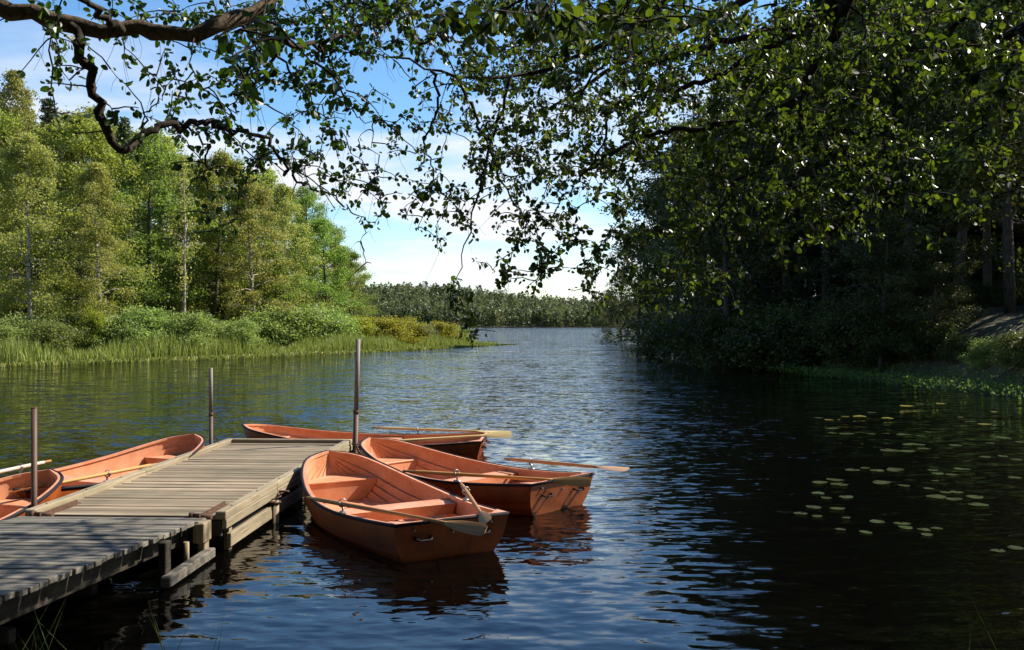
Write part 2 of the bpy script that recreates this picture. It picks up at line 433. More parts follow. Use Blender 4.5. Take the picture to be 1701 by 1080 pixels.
def waves(x, y, spacing):
    z = np.zeros_like(x); wr = np.random.default_rng(11)
    open_ = .16 + .84 * sstep(9, 26, y) 
    open_ = open_ * (1 - .55 * sstep(3, 10, x - .12 * y) * (1 - sstep(60, 110, y)))
    pt = .75 + .35 * np.sin(x * .21 + 1.3 * np.sin(y * .11)) * np.sin(y * .17 + .8 * np.sin(x * .13))
    for k in range(90):
        lam = .09 * (6.5 ** wr.random()); th = wr.normal(0, .42 if lam < .3 else .26) - .1
        kk = 2 * math.pi / lam; ph = wr.random() * 6.28
        slope = .023 * (lam / .42) ** -.35
        amp = slope / kk
        ok = np.clip((lam / spacing - 3) / 2, 0, 1)
        u = kk * (x * math.sin(th) - y * math.cos(th)) + ph + .6 * np.sin(x * .9 * math.cos(th * 3) + y * .5 + k)
        calm = 1 if lam > .55 else open_
        z += amp * ok * np.sin(u) * calm * pt * (.45 + .55 * open_ if lam > .55 else 1)
    return z
r1 = [3.2]
while r1[-1] < 1600: r1.append(r1[-1] * (1 + .0044 * (1 + (r1[-1] / 42) ** 1.5)) if r1[-1] < 200 else r1[-1] * 1.06)
r1 = np.array(r1)
wx, wy = polar(r1, .17)
spc = np.maximum(np.gradient(r1)[:, None], r1[:, None] * R(.17)) * np.ones_like(wx)
wm = MB(); wm.grid(np.stack([wx, wy, waves(wx, wy, spc)], -1), True, flip=True)
wm.build('water', M['water'], kind='structure')

# ------------------------------------------------------------------ leaves and trees
def rand_dirs(n, r, up=0.):
    v = r.normal(size=(n, 3)); v[:, 2] += up; return v / np.linalg.norm(v, axis=1)[:, None]
def diamonds(mb, p, d, nrm, size, w, rnd):           # little leaf faces: base, side, tip, side
    s = np.cross(d, nrm); s /= np.linalg.norm(s, axis=1)[:, None] + 1e-9
    n = len(p); sz = size[:, None]
    V = np.stack([p - d * sz * .5, p + s * sz * w * .5 + d * sz * .05, p + d * sz * .5, p - s * sz * w * .5 + d * sz * .05], 1).reshape(-1, 3)
    mb.add(V, np.arange(4 * n).reshape(n, 4), rnd)

def make_tree(kind, seed, H):
    r = np.random.default_rng(seed)
    tr, cr = MB(), MB()
    K = dict(birch=dict(n=46, u0=.13, rad=.24, up=.6, tufts=(15, 20), k=26, sig=.33, sz=(.10, .18), droop=.9, r0=.0085),
             broad=dict(n=54, u0=.06, rad=.28, up=.35, tufts=(16, 21), k=24, sig=.37, sz=(.13, .23), droop=.15, r0=.014),
             tall=dict(n=52, u0=.3, rad=.2, up=.4, tufts=(12, 16), k=22, sig=.4, sz=(.13, .24), droop=.25, r0=.013),
             thin=dict(n=26, u0=.3, rad=.15, up=.9, tufts=(5, 8), k=10, sig=.28, sz=(.12, .2), droop=.6, r0=.010),
             spruce=dict(n=120, u0=.06, rad=.17, up=-.12, tufts=(7, 10), k=16, sig=.18, sz=(.15, .27), droop=.2, r0=.011),
             bush=dict(n=44, u0=.02, rad=.55, up=.55, tufts=(11, 15), k=20, sig=.11, sz=(.09, .17), droop=.1, r0=.012),
             willow=dict(n=70, u0=.03, rad=.36, up=.2, tufts=(10, 14), k=15, sig=.36, sz=(.16, .28), droop=.6, r0=.014))[kind]
    bend = r.normal(0, .02, 2) * H
    hz = np.linspace(0, 1, 9)
    tp = np.stack([bend[0] * np.sin(hz * 2.2) + r.normal(0, .004 * H, 9) * hz, bend[1] * np.sin(hz * 1.7) + r.normal(0, .004 * H, 9) * hz, hz * H], -1)
    if kind != 'bush': tr.tube(tp, K['r0'] * H * (1 - hz) ** .8 * 1.0 + .012, 7)
    C, D = [], []
    for i in range(K['n']):
        u = K['u0'] + (1 - K['u0']) * ((i + r.random()) / K['n']) ** (.9 if kind != 'spruce' else 1)
        u = min(u, .99); v = (u - K['u0']) / (1 - K['u0'])
        if kind == 'spruce': prof = (1 - v) ** .85 + .04
        elif kind in ('bush', 'willow'): prof = math.sqrt(max(0, 1 - v * v)) * .95 + .08
        elif kind in ('birch', 'thin'): prof = (min(1, .6 + v * 1.4)) * (1 - v ** 1.7) ** .75 + .07
        else: prof = (min(1, .62 + v * 1.3)) * (1 - v ** 2.4) ** .6 + .08
        ln = K['rad'] * H * prof * (r.uniform(.62, 1.15) if kind in ('spruce', 'bush') else r.uniform(.4, 1.25))
        az = i * 2.39996 + r.normal(0, .5)
        el = math.atan(K['up'] * (.6 + .8 * v)) + r.normal(0, .16)
        base = np.array([np.interp(u, hz, tp[:, k]) for k in range(3)]) if kind != 'bush' else np.array([r.normal(0, .06) * H, r.normal(0, .06) * H, u * H * .55])
        dr = np.array([math.cos(az) * math.cos(el), math.sin(az) * math.cos(el), math.sin(el)])
        t = np.linspace(0, 1, 5)
        pts = base + dr * ln * t[:, None]; pts[:, 2] -= K['droop'] * ln * .35 * t ** 2.2
        pts[1:] += r.normal(0, .03 * ln, (4, 3))
        tr.tube(pts, np.linspace(max(.012, .004 * H * (1 - v) + .01), .006, 5), 4, cap=False)
        nt_ = r.integers(*K['tufts'])
        ss = r.uniform(.22, 1.05, nt_) ** .8 if kind in ('spruce', 'bush', 'willow') else np.clip(r.normal(.84, .2, nt_), .12, 1.12)
        q = np.stack([np.interp(ss, t, pts[:, k]) for k in range(3)], -1)
        side = rand_dirs(nt_, r); side[:, 2] *= .6
        q += side * ln * .2 * r.uniform(.3, 1., nt_)[:, None]
        C.append(q); D.append(np.tile(dr, (nt_, 1)))
    C = np.concatenate(C); D = np.concatenate(D)
    k = K['k']; sc = (H / 15.) ** .35 if kind not in ('bush',) else (H / 4.) ** .5 * 2.4
    n = len(C) * k
    ctr = np.repeat(C, k, 0); dd = np.repeat(D, k, 0)
    off = r.normal(size=(n, 3)) * K['sig'] * sc
    off[:, 2] *= .62
    if kind in ('birch', 'thin', 'willow'): off[:, 2] = -np.abs(r.normal(size=n)) * K['sig'] * sc * 1.7 + .15; off[:, :2] *= .75
    if kind == 'spruce': off[:, 2] = off[:, 2] * .8 - .1
    pos = ctr + off
    pos[:, 2] = np.maximum(pos[:, 2], .05)
    d = rand_dirs(n, r); d = d + dd * .5
    d[:, 2] -= {'birch': .9, 'thin': .8, 'willow': .9}.get(kind, .2)
    d /= np.linalg.norm(d, axis=1)[:, None]
    nr = rand_dirs(n, r, .9 if kind in ('broad', 'bush', 'tall', 'spruce') else .2)
    tuft_r = np.repeat(r.random(len(C)), k)
    rnd = np.clip(tuft_r * .45 + r.random(n) * .55 + r.normal(0, .05, n), 0, 1)
    size = r.uniform(*K['sz'], n) * (1 if kind == 'bush' else 1.12)
    diamonds(cr, pos, d, nr, size, .62 if kind != 'spruce' else .34, rnd)
    return tr.mesh('trunk'), cr.mesh('crown'), H
LIB = {}
def lib(kind, count, H):
    LIB[kind] = [make_tree(kind, 100 + 17 * i + len(kind) * 31, H) for i in range(count)]
lib('birch', 4, 16.); lib('broad', 4, 16.); lib('tall', 2, 18.); lib('thin', 2, 14.); lib('spruce', 2, 17.); lib('bush', 3, 3.6); lib('willow', 2, 15.)
_matcopy = {}
def with_mat(me, m):
    key = (me.name, m.name)
    if key not in _matcopy:
        c = me if not len(me.materials) else me.copy()
        c.materials.clear(); c.materials.append(m); _matcopy[key] = c
    return _matcopy[key]
CAT = dict(birch='tree', broad='tree', tall='tree', thin='tree', spruce='tree', bush='bush', willow='tree')
NAME = dict(birch='birch_tree', broad='broadleaf_tree', tall='broadleaf_tree', thin='birch_tree', spruce='spruce_tree', bush='bush', willow='alder_tree')
_tn = [0]
def tree(kind, x, y, H, leaf, bk, label, group=None, var=None, wide=1., lean=(0, 0)):
    _tn[0] += 1
    lst = LIB[kind]; tm, cm, h0 = lst[(_tn[0] if var is None else var) % len(lst)]
    s = H / h0
    z = float(ground_z(np.array([x]), np.array([y]))[0]) - .15
    e = empty(NAME[kind], (x, y, max(z, -.3)), (_tn[0] * 2.399) % 6.283, label=label, cat=CAT[kind], group=group)
    e.scale = (s * wide, s * wide, s)
    e.rotation_euler = (lean[0], lean[1], e.rotation_euler[2])
    link('trunk' if kind != 'bush' else 'stems', with_mat(tm, M[bk]), None, e)
    link('crown' if kind != 'bush' else 'foliage', with_mat(cm, M[leaf]), None, e)
    return e
def by_px(px, d, top): return (px - CX) / FPX * d, d, CAM_H + (CY - top) / FPX * d

# left wood, front row: (pixel column, distance, pixel height of the top, kind, leaves, bark, width, label)
LEFT = [
 (-45, 66, 191, 'broad', 'broad_leaf', 'bark', 1.0, 'leafy tree cut by the left edge of the photo, wide yellow-green crown behind the reeds'),
 (12, 70, 132, 'birch', 'birch_leaf', 'birch_bark', .8, 'tallest thin-topped pale birch near the left edge, its open tip against the sky'),
 (52, 63, 231, 'birch', 'birch_leaf', 'birch_bark', 1.1, 'bushy pale birch at the left edge right of the tallest thin-topped birch'),
 (92, 82, 176, 'spruce', 'spruce_needle', 'bark', 1.0, 'dark pointed spruce whose narrow tip rises left of the bent black branch'),
 (128, 70, 217, 'broad', 'broad_leaf', 'bark', 1.0, 'dense tree with layered yellow-green foliage just left of the bent black branch'),
 (175, 64, 274, 'birch', 'birch_leaf', 'birch_bark', 1.15, 'pale sunlit birch with a broad drooping crown below the bent black branch'),
 (204, 84, 204, 'spruce', 'spruce_needle', 'bark', .9, 'spruce with a spiky tip seen inside the bend of the black branch'),
 (243, 76, 240, 'broad', 'green_leaf', 'bark', 1.0, 'dark green leafy tree under the lowest elbow of the bent branch'),
 (305, 71, 268, 'thin', 'birch_leaf', 'birch_bark', .9, 'sparse birch with a forked bare pinkish trunk in the middle of the left wood'),
 (352, 80, 270, 'broad', 'broad_leaf', 'bark', .9, 'olive leafy tree between the forked birch and the leaning white birch'),
 (425, 79, 300, 'birch', 'birch_leaf', 'birch_bark', 1.25, 'large fine-leaved birch with a leaning white trunk above the round bushes'),
 (478, 86, 312, 'birch', 'birch_leaf', 'birch_bark', 1.05, 'fine-leaved birch right of the birch with the leaning white trunk'),
 (512, 94, 320, 'tall', 'green_leaf', 'bark', .8, 'dark leafy tree rising behind the last pale birch towards the open sky'),
 (548, 90, 372, 'broad', 'green_leaf', 'bark', .95, 'fresh green alder near the open end of the left wood'),
 (582, 97, 428, 'broad', 'green_leaf', 'bark', .9, 'small fresh green tree that ends the left wood beside the open sky'),
]
for px, d, top, kd, lf, bk, wd, lb in LEFT:
    x, y, h = by_px(px, d, top)
    tree(kd, x, y, h, lf, bk, lb, 'trees of the left wood', wide=wd, lean=(0, -.09) if 'leaning' in lb and px == 425 else (0, 0))
for i, px in enumerate(np.arange(-170, 575, 37)):     # the trees behind them
    d = 96 + (i * 7 % 13); top = np.interp(px, [-170, 0, 150, 250, 400, 500, 580], [150, 190, 215, 235, 285, 330, 420]) + (i * 13 % 25)
    x, y, h = by_px(px, d, top)
    kd = ('broad', 'tall', 'spruce', 'broad')[i % 4]
    tree(kd, x, y, h, {'spruce': 'spruce_needle'}.get(kd, 'broad_leaf'), 'bark', 'dense tree in the back of the left wood, mostly hidden by the front row', 'back trees of the left wood', wide=1.15)
for i, px in enumerate(np.arange(-230, 480, 46)):     # half-grown trees that fill the wood under the crowns
    d = 80 + (i * 5 % 9); x, y, h = by_px(px, d, 395 + (i * 29 % 40))
    tree('broad', x, y, h, 'green_leaf', 'bark', 'half-grown tree in the shade under the tall crowns of the left wood', 'undergrowth trees of the left wood', wide=1.4)
# bushes along the left shore
BUSH = [(-40, 57, 505, 1.1, 'bush_leaf'), (5, 57, 520, 1.1, 'bush_leaf'), (45, 60, 500, 1.1, 'bush_leaf'), (88, 59, 508, 1., 'bush_leaf'), (120, 64, 490, 1., 'bush_leaf'),
        (156, 62, 488, .55, 'yellow_leaf'), (195, 63, 500, 1.05, 'bush_leaf'), (235, 64, 485, 1.0, 'bush_leaf'), (272, 66, 512, 1.0, 'bush_leaf'), (318, 66, 494, 1.05, 'bush_leaf'),
        (360, 70, 520, 1., 'bush_leaf'), (400, 69, 512, 1.0, 'bush_leaf'), (438, 77, 490, 1.25, 'bush_leaf'), (490, 79, 482, 1.35, 'bush_leaf'), (540, 82, 490, 1.3, 'bush_leaf'),
        (590, 87, 508, 1.25, 'yellow_leaf'), (640, 90, 506, 1.35, 'yellow_leaf'), (676, 94, 512, 1.2, 'yellow_leaf'), (702, 95, 520, .95, 'grey_leaf'), (735, 99, 518, 1.1, 'yellow_leaf'), (765, 102, 532, 1.0, 'bush_leaf')]
BL = ['low bush cut by the left edge behind the reeds', 'leftmost whole bush in the picture behind the reed strip', 'taller bush under the bushy pale birch at the left edge',
      'rounded bush left of the small yellow-green cone-shaped shrub', 'leafy bush behind and left of the cone-shaped shrub', 'small yellow-green cone-shaped shrub among the darker shore bushes',
      'bush just right of the yellow-green cone-shaped shrub', 'tall loose bush between the cone-shaped shrub and the forked birch', 'low bush left of the forked birch trunk',
      'bush at the foot of the forked birch trunk', 'low bush between the two white birch trunks', 'bush at the foot of the leaning white birch', 'big round bush right of the leaning white birch',
      'tallest round willow bush of the left shore behind the tall grass', 'round bush left of the first yellow-green bush', 'yellow-green bush above the top of the tall mooring pole',
      'broad yellow-green bush right of the tall mooring pole', 'yellow-green bush beside the greyish bush on the point', 'greyish dry-looking bush among the yellow ones on the point',
      'yellow-green bush right of the greyish bush on the point', 'last low bush at the tip of the grassy point']
for (px, d, top, wd, lf), lb in zip(BUSH, BL):
    x, y, h = by_px(px, d, top)
    tree('bush', x, y, h - .1, lf, 'bark', lb, 'bushes along the left shore', wide=wd * .95)

# right wood
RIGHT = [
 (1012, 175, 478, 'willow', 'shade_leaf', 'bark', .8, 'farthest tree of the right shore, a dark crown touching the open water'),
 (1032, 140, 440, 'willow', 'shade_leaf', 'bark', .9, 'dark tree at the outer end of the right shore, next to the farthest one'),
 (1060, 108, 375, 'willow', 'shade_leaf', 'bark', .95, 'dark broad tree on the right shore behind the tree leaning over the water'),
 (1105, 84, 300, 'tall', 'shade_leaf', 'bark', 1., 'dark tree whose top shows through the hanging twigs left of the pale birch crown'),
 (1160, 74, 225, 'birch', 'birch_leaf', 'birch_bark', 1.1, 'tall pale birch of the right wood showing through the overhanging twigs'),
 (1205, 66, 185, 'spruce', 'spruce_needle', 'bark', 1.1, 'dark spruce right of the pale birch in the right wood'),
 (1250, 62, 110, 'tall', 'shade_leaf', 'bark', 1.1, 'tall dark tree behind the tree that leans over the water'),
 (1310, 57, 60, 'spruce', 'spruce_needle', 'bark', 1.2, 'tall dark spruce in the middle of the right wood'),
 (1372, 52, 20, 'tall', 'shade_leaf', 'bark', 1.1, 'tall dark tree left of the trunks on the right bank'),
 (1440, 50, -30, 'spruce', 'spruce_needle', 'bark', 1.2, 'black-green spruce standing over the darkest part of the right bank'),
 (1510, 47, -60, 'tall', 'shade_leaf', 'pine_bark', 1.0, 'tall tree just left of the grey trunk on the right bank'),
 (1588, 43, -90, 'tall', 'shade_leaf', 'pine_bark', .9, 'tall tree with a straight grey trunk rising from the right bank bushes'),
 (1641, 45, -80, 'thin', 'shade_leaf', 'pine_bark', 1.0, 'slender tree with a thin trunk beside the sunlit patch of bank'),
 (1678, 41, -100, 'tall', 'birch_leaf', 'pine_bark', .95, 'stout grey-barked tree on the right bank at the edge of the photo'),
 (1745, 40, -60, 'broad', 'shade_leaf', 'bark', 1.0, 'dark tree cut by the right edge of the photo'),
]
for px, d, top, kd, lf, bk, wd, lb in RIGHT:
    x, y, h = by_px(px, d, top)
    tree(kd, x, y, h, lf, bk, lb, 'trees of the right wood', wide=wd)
k = 0
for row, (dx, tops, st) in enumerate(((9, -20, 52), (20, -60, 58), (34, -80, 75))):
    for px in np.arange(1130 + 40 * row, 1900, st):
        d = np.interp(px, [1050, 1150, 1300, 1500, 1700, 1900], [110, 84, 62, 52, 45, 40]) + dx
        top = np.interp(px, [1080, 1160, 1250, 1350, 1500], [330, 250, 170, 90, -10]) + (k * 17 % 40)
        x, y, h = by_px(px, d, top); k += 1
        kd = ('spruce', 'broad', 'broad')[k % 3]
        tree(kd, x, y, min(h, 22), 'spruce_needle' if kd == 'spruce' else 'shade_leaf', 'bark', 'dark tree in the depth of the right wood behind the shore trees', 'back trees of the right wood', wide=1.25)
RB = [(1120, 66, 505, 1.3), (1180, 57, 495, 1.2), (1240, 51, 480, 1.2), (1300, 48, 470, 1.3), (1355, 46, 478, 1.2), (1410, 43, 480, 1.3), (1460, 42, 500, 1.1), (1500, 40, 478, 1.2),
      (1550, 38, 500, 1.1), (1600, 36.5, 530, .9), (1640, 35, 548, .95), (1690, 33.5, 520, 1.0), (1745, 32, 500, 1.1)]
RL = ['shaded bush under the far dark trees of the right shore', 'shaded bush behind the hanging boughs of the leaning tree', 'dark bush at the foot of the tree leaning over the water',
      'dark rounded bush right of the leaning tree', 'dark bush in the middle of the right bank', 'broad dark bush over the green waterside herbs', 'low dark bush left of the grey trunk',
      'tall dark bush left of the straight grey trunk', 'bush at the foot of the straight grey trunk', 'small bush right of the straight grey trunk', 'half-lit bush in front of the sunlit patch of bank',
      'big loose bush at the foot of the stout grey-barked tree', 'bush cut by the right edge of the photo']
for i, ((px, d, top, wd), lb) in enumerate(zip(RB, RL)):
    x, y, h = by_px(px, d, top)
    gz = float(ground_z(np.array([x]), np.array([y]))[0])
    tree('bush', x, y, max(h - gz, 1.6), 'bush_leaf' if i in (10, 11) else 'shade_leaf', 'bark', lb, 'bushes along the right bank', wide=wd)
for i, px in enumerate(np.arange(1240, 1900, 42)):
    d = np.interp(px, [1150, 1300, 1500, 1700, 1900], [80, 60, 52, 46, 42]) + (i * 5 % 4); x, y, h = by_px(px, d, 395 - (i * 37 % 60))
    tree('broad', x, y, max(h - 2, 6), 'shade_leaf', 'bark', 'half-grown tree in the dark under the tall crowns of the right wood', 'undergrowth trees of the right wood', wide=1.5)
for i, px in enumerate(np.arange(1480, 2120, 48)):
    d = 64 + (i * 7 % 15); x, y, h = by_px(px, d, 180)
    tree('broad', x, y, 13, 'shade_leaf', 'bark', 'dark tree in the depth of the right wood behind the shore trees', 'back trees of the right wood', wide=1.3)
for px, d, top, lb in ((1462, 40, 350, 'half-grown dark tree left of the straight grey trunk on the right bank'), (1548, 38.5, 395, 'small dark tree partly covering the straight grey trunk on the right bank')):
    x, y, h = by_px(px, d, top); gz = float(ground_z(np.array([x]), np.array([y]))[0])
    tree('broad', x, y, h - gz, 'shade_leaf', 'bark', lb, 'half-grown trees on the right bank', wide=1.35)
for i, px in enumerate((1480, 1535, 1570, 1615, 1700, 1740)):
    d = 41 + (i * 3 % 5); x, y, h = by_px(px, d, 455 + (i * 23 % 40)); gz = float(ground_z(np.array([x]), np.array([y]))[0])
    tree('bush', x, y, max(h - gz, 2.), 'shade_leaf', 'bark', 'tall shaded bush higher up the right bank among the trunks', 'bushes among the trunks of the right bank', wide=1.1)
# the wood on the near bank, behind the place the photo is taken from: it keeps the sky light off everything that faces it
for i, (x, y, h) in enumerate([(-13, -2, 15), (-9, -5, 17), (-4.5, -6, 16), (0.5, -7.5, 18), (5, -6, 17), (9.5, -4, 16), (13.5, 0, 15), (-16, -9, 18), (-7, -13, 19), (1, -15, 19), (9, -12, 19), (17, -8, 18), (-21, 0, 16), (20, 6, 15), (-6, -2.5, 18), (3, -3, 18), (9, -.5, 16), (14.5, 5.5, 14), (18.5, 10, 11), (22.5, 15, 10), (23, 20, 9.5), (24.5, 26, 9), (-11, 0, 15)]):
    tree('broad', x, y, h, 'shade_leaf', 'bark', 'leafy tree of the wood on the near bank behind the viewer', 'trees of the near bank', wide=1.1)
# the tree that leans over the water
tree('willow', 12.0, 51, 13.0, 'shade_leaf', 'bark', 'dark alder leaning over the lake, its lowest boughs hanging into the water', None, var=0, wide=1.15, lean=(0, -.22))
tree('willow', 13.6, 61, 12.0, 'shade_leaf', 'bark', 'dark spreading alder just beyond the one whose boughs hang into the water', None, var=1, wide=1.05, lean=(0, -.15))

# reeds and grass, uncountable
def blades(mb, x, y, z, h, w, lean, r):
    n = len(x); az = r.random(n) * 6.283; b = np.stack([x, y, z], -1)
    side = np.stack([np.cos(az), np.sin(az), np.zeros(n)], -1) * (w / 2)[:, None]
    la = r.random(n) * 6.283; lv = np.stack([np.cos(la), np.sin(la), np.zeros(n)], -1) * (lean * h)[:, None]
    mid = b + lv * .3 + np.stack([np.zeros(n), np.zeros(n), h * .55], -1); tip = b + lv + np.stack([np.zeros(n), np.zeros(n), h], -1)
    V = np.stack([b - side, b + side, mid + side * .85, mid - side * .85, tip], 1).reshape(-1, 3)
    i = np.arange(n)[:, None] * 5; rnd = r.random(n)
    mb.add(V, i + np.array([[0, 1, 2, 3]]), rnd); 
    mb.f.append(i + np.array([[3, 2, 4]]) + mb.n - 5 * n); mb.r.append(rnd); mb.sm.append(np.full(n, False))
def along(pts, n, r, lo, hi):
    pts = np.asarray(pts, float); d = np.diff(pts, axis=0); L = np.linalg.norm(d, axis=1)
    k = r.choice(len(L), n, p=L / L.sum()); t = r.random(n)
    q = pts[k] + d[k] * t[:, None]; nn = np.stack([-d[k][:, 1], d[k][:, 0]], -1) / L[k][:, None]
    o = r.uniform(lo, hi, n); return q + nn * o[:, None]
LSH = [(-60, 30), (-48, 36), (-38, 46), (-29.6, 53), (-22.3, 62), (-17.5, 70), (-12.8, 78), (-7.5, 92), (-3.3, 103), (-1.3, 108.3)]
r = np.random.default_rng(3)
rb = MB()
q = along(LSH, 30000, r, -.2, 5.5)
fall = np.clip(1 - (q[:, 1] - 92) / 20, .35, 1)
blades(rb, q[:, 0], q[:, 1], np.maximum(ground_z(q[:, 0], q[:, 1]), -.05), r.uniform(.6, 1.9, len(q)) * fall * (.72 + .22 * np.sin(q[:, 0] * .8) * np.sin(q[:, 1] * .37) + .26 * np.sin(q[:, 0] * .31 + q[:, 1] * .23) + .12 * np.sin(q[:, 0] * 2.1)), r.uniform(.03, .075, len(q)), r.uniform(.05, .35, len(q)), r)
rb.build('reeds', M['reed'], label='tall pale green reeds and grass along the left shore', cat='reeds', kind='stuff')
fb = MB()
q = along(LSH, 16000, r, -2.4, .6)
blades(fb, q[:, 0], q[:, 1], np.full(len(q), -.03), r.uniform(.08, .34, len(q)) * np.clip(1 - (q[:, 1] - 92) / 22, .4, 1), r.uniform(.06, .14, len(q)), r.uniform(.2, .9, len(q)), r)
fb.build('water_plants', M['fringe'], label='low yellow-green water plants fringing the left shore', cat='water plants', kind='stuff')
hb = MB()
RSH = [(19, 22), (18.3, 27), (17.5, 31.4), (16.5, 36), (15.1, 42), (13.6, 55), (13.9, 66)]
q = along(RSH, 9000, r, -.8, 1.8)
z = np.maximum(ground_z(q[:, 0], q[:, 1]), 0)
n = len(q); hgt = r.uniform(.03, .4, n)
diamonds(hb, np.stack([q[:, 0], q[:, 1], z + hgt], -1), rand_dirs(n, r), rand_dirs(n, r, 1.6), r.uniform(.07, .16, n), .7, r.random(n))
hb.build('waterside_herbs', M['herb'], label='low green leafy herbs along the waterline of the right bank', cat='herbs', kind='stuff')
gb = MB()
q = np.concatenate([np.stack([r.uniform(-3.3, -1.5, 70), r.uniform(4.7, 5.5, 70)], -1), np.stack([r.uniform(2.3, 3.3, 50), r.uniform(4.6, 5.3, 50)], -1), np.stack([r.uniform(-9, 9, 900), r.uniform(1.6, 4.4, 900)], -1)])
q = q[~((q[:, 0] > -5.6) & (q[:, 0] < -3.0) & (q[:, 1] > 2.0))]
z = np.maximum(ground_z(q[:, 0], q[:, 1]), -.05)
hh = r.uniform(.15, .4, len(q)); hh[:110] = r.uniform(.3, .95, 110) 
blades(gb, q[:, 0], q[:, 1], z, hh, r.uniform(.006, .013, len(q)), r.uniform(.1, .6, len(q)), r)
gb.build('bank_grass', M['grass_blade'], label='thin grass blades growing at the near water edge', cat='grass', kind='stuff')

# the far wood: one mass of conifers and leafy trees on a low hill
ff = MB(); r = np.random.default_rng(5)
n = 3400
fx = r.uniform(-330, 190, n); fy = 613 + 170 * r.random(n) ** 1.35
fz = ground_z(fx, fy); keep = shore_dist(fx, fy) > 1
fx, fy, fz = fx[keep], fy[keep], fz[keep]
for x, y, z in zip(fx, fy, fz):
    con = r.random() < .45; h = r.uniform(10, 17) if con else r.uniform(9, 14.5); m = 90
    if y < 622: h *= .8
    u = r.random(m) ** .8
    rad = (1 - u) ** .8 * h * .23 + .5 if con else np.sqrt(np.clip(1 - (2 * u - 1) ** 2, 0, 1)) * h * .33 + .4
    a = r.random(m) * 6.283; rr_ = rad * r.uniform(.5, 1.05, m)
    p = np.stack([x + rr_ * np.cos(a), y + rr_ * np.sin(a), z + h * (.06 + .94 * u)], -1)
    d = np.stack([np.cos(a) * .8, np.sin(a) * .8, np.full(m, -.5 if con else .2)], -1) + r.normal(0, .35, (m, 3))
    d /= np.linalg.norm(d, axis=1)[:, None]
    base = (.12 if con else .55) + r.normal(0, .13)
    diamonds(ff, p, d, rand_dirs(m, r, .7), r.uniform(.9, 1.8, m), .75, np.clip(base + r.normal(0, .07, m), 0, 1))
ff.build('far_forest', M['far_leaf'], label='distant mixed forest covering the low hill across the lake', cat='forest', kind='stuff')

# ------------------------------------------------------------------ jetty
DO = np.array([-5.08, 9.60]); DYAW = -.045; DW, DL, DZ = 2.13, 5.95, .40
dock = empty('floating_dock', (DO[0], DO[1], 0), DYAW, label='weathered wooden floating dock with raised edge beams, sunlit, between the rowboats', cat='dock')
mb = MB(); r = np.random.default_rng(21); y = .02
while y < DL - .17:
    w = r.uniform(.105, .125); rv = np.clip(r.normal(.5, .22), .05, 1.)
    if 1.50 < y < 1.62 or 1.85 < y < 1.97: rv = 1.35
    mb.box((DW / 2 + r.normal(0, .004), y + w / 2, DZ - .02 + r.normal(0, .004)), (DW - .23, w - r.uniform(.006, .013), .04), r.normal(0, .003), rv, bev=.004)
    y += w
mb.build('deck', M['deck_wood'], dock)
for x, y0, y1 in ((.055, -.02, 2.6), (.055, 2.605, DL), (DW - .055, -.02, 1.75), (DW - .055, 1.755, DL)):
    mb = MB(); mb.box((x, (y0 + y1) / 2, DZ + .02), (.11, y1 - y0, .085), 0, r.uniform(.5, .75), bev=.008)
    xx = .02 if x < 1 else DW - .02
    mb.box((xx, (y0 + y1) / 2 + .004, DZ - .0715), (.05, y1 - y0 - .012, .095), 0, r.uniform(.4, .65), bev=.006)
    mb.build('edge_beam', M['beam_wood'], dock)
mb = MB(); mb.box((DW / 2, DL - .06, DZ + .0225), (DW - .24, .11, .085), 0, .55, bev=.008); mb.box((DW / 2, DL - .03, DZ - .11), (DW - .1, .05, .15), 0, .4)
mb.build('end_beam', M['deck_wood'], dock)
mb = MB(); mb.box((DW / 2, .03, DZ - .12), (DW - .12, .05, .16), 0, .2); mb.build('end_board', M['shade_wood'], dock)
for y0, y1 in ((.12, 1.62), (1.66, DL - .1)):
    for xs in (.02, DW - .02):
        mb = MB(); mb.box((xs, (y0 + y1) / 2, .135), (.05, y1 - y0, .145), 0, .45, bev=.006); mb.build('lower_board', M['beam_wood'], dock)
for yy in (.25, 1.64, 3.1, 4.5, 5.6):
    mb = MB()
    for xs in (.075, DW - .075): mb.box((xs, yy, .16), (.055, .09, .30), 0, .4)
    mb.build('upright', M['beam_wood'], dock)
for yy in (1.0, 2.9, 4.8):
    mb = MB(); mb.box((DW / 2, yy, .1), (DW - .16, 1.5, .34), 0, .5, bev=.04); mb.build('float', M['plastic'], dock)
for xs in (.24, DW - .22):       # hinge irons
    mb = MB(); mb.box((xs, .25, DZ + .012), (.05, .75, .012), 0, .5); mb.box((xs - .02, .25, DZ + .028), (.008, .75, .04)); mb.tube([(xs - .11, -.07, DZ + .02), (xs + .09, -.07, DZ + .02)], .03, 10)
    mb.tube([(xs - .14, -.07, DZ + .02), (xs - .10, -.07, DZ + .02)], .042, 10)
    mb.build('hinge', M['rust'], dock)
mb = MB()
for yy in np.arange(.3, DL, .85):
    for xs in (.055, DW - .055):
        mb.tube([(xs, yy, DZ + .0605), (xs, yy, DZ + .069)], .012, 8)
mb.build('bolt_heads', M['rust'], dock)
mb = MB(); mb.tube([(DW + .01, 1.80, DZ - .06), (DW + .13, 1.80, DZ - .06)], .014, 6); mb.tube([(DW + .01, 1.70, DZ - .09), (DW + .01, 1.92, DZ - .09)], .02, 6)
mb.build('bracket', M['rust'], dock)

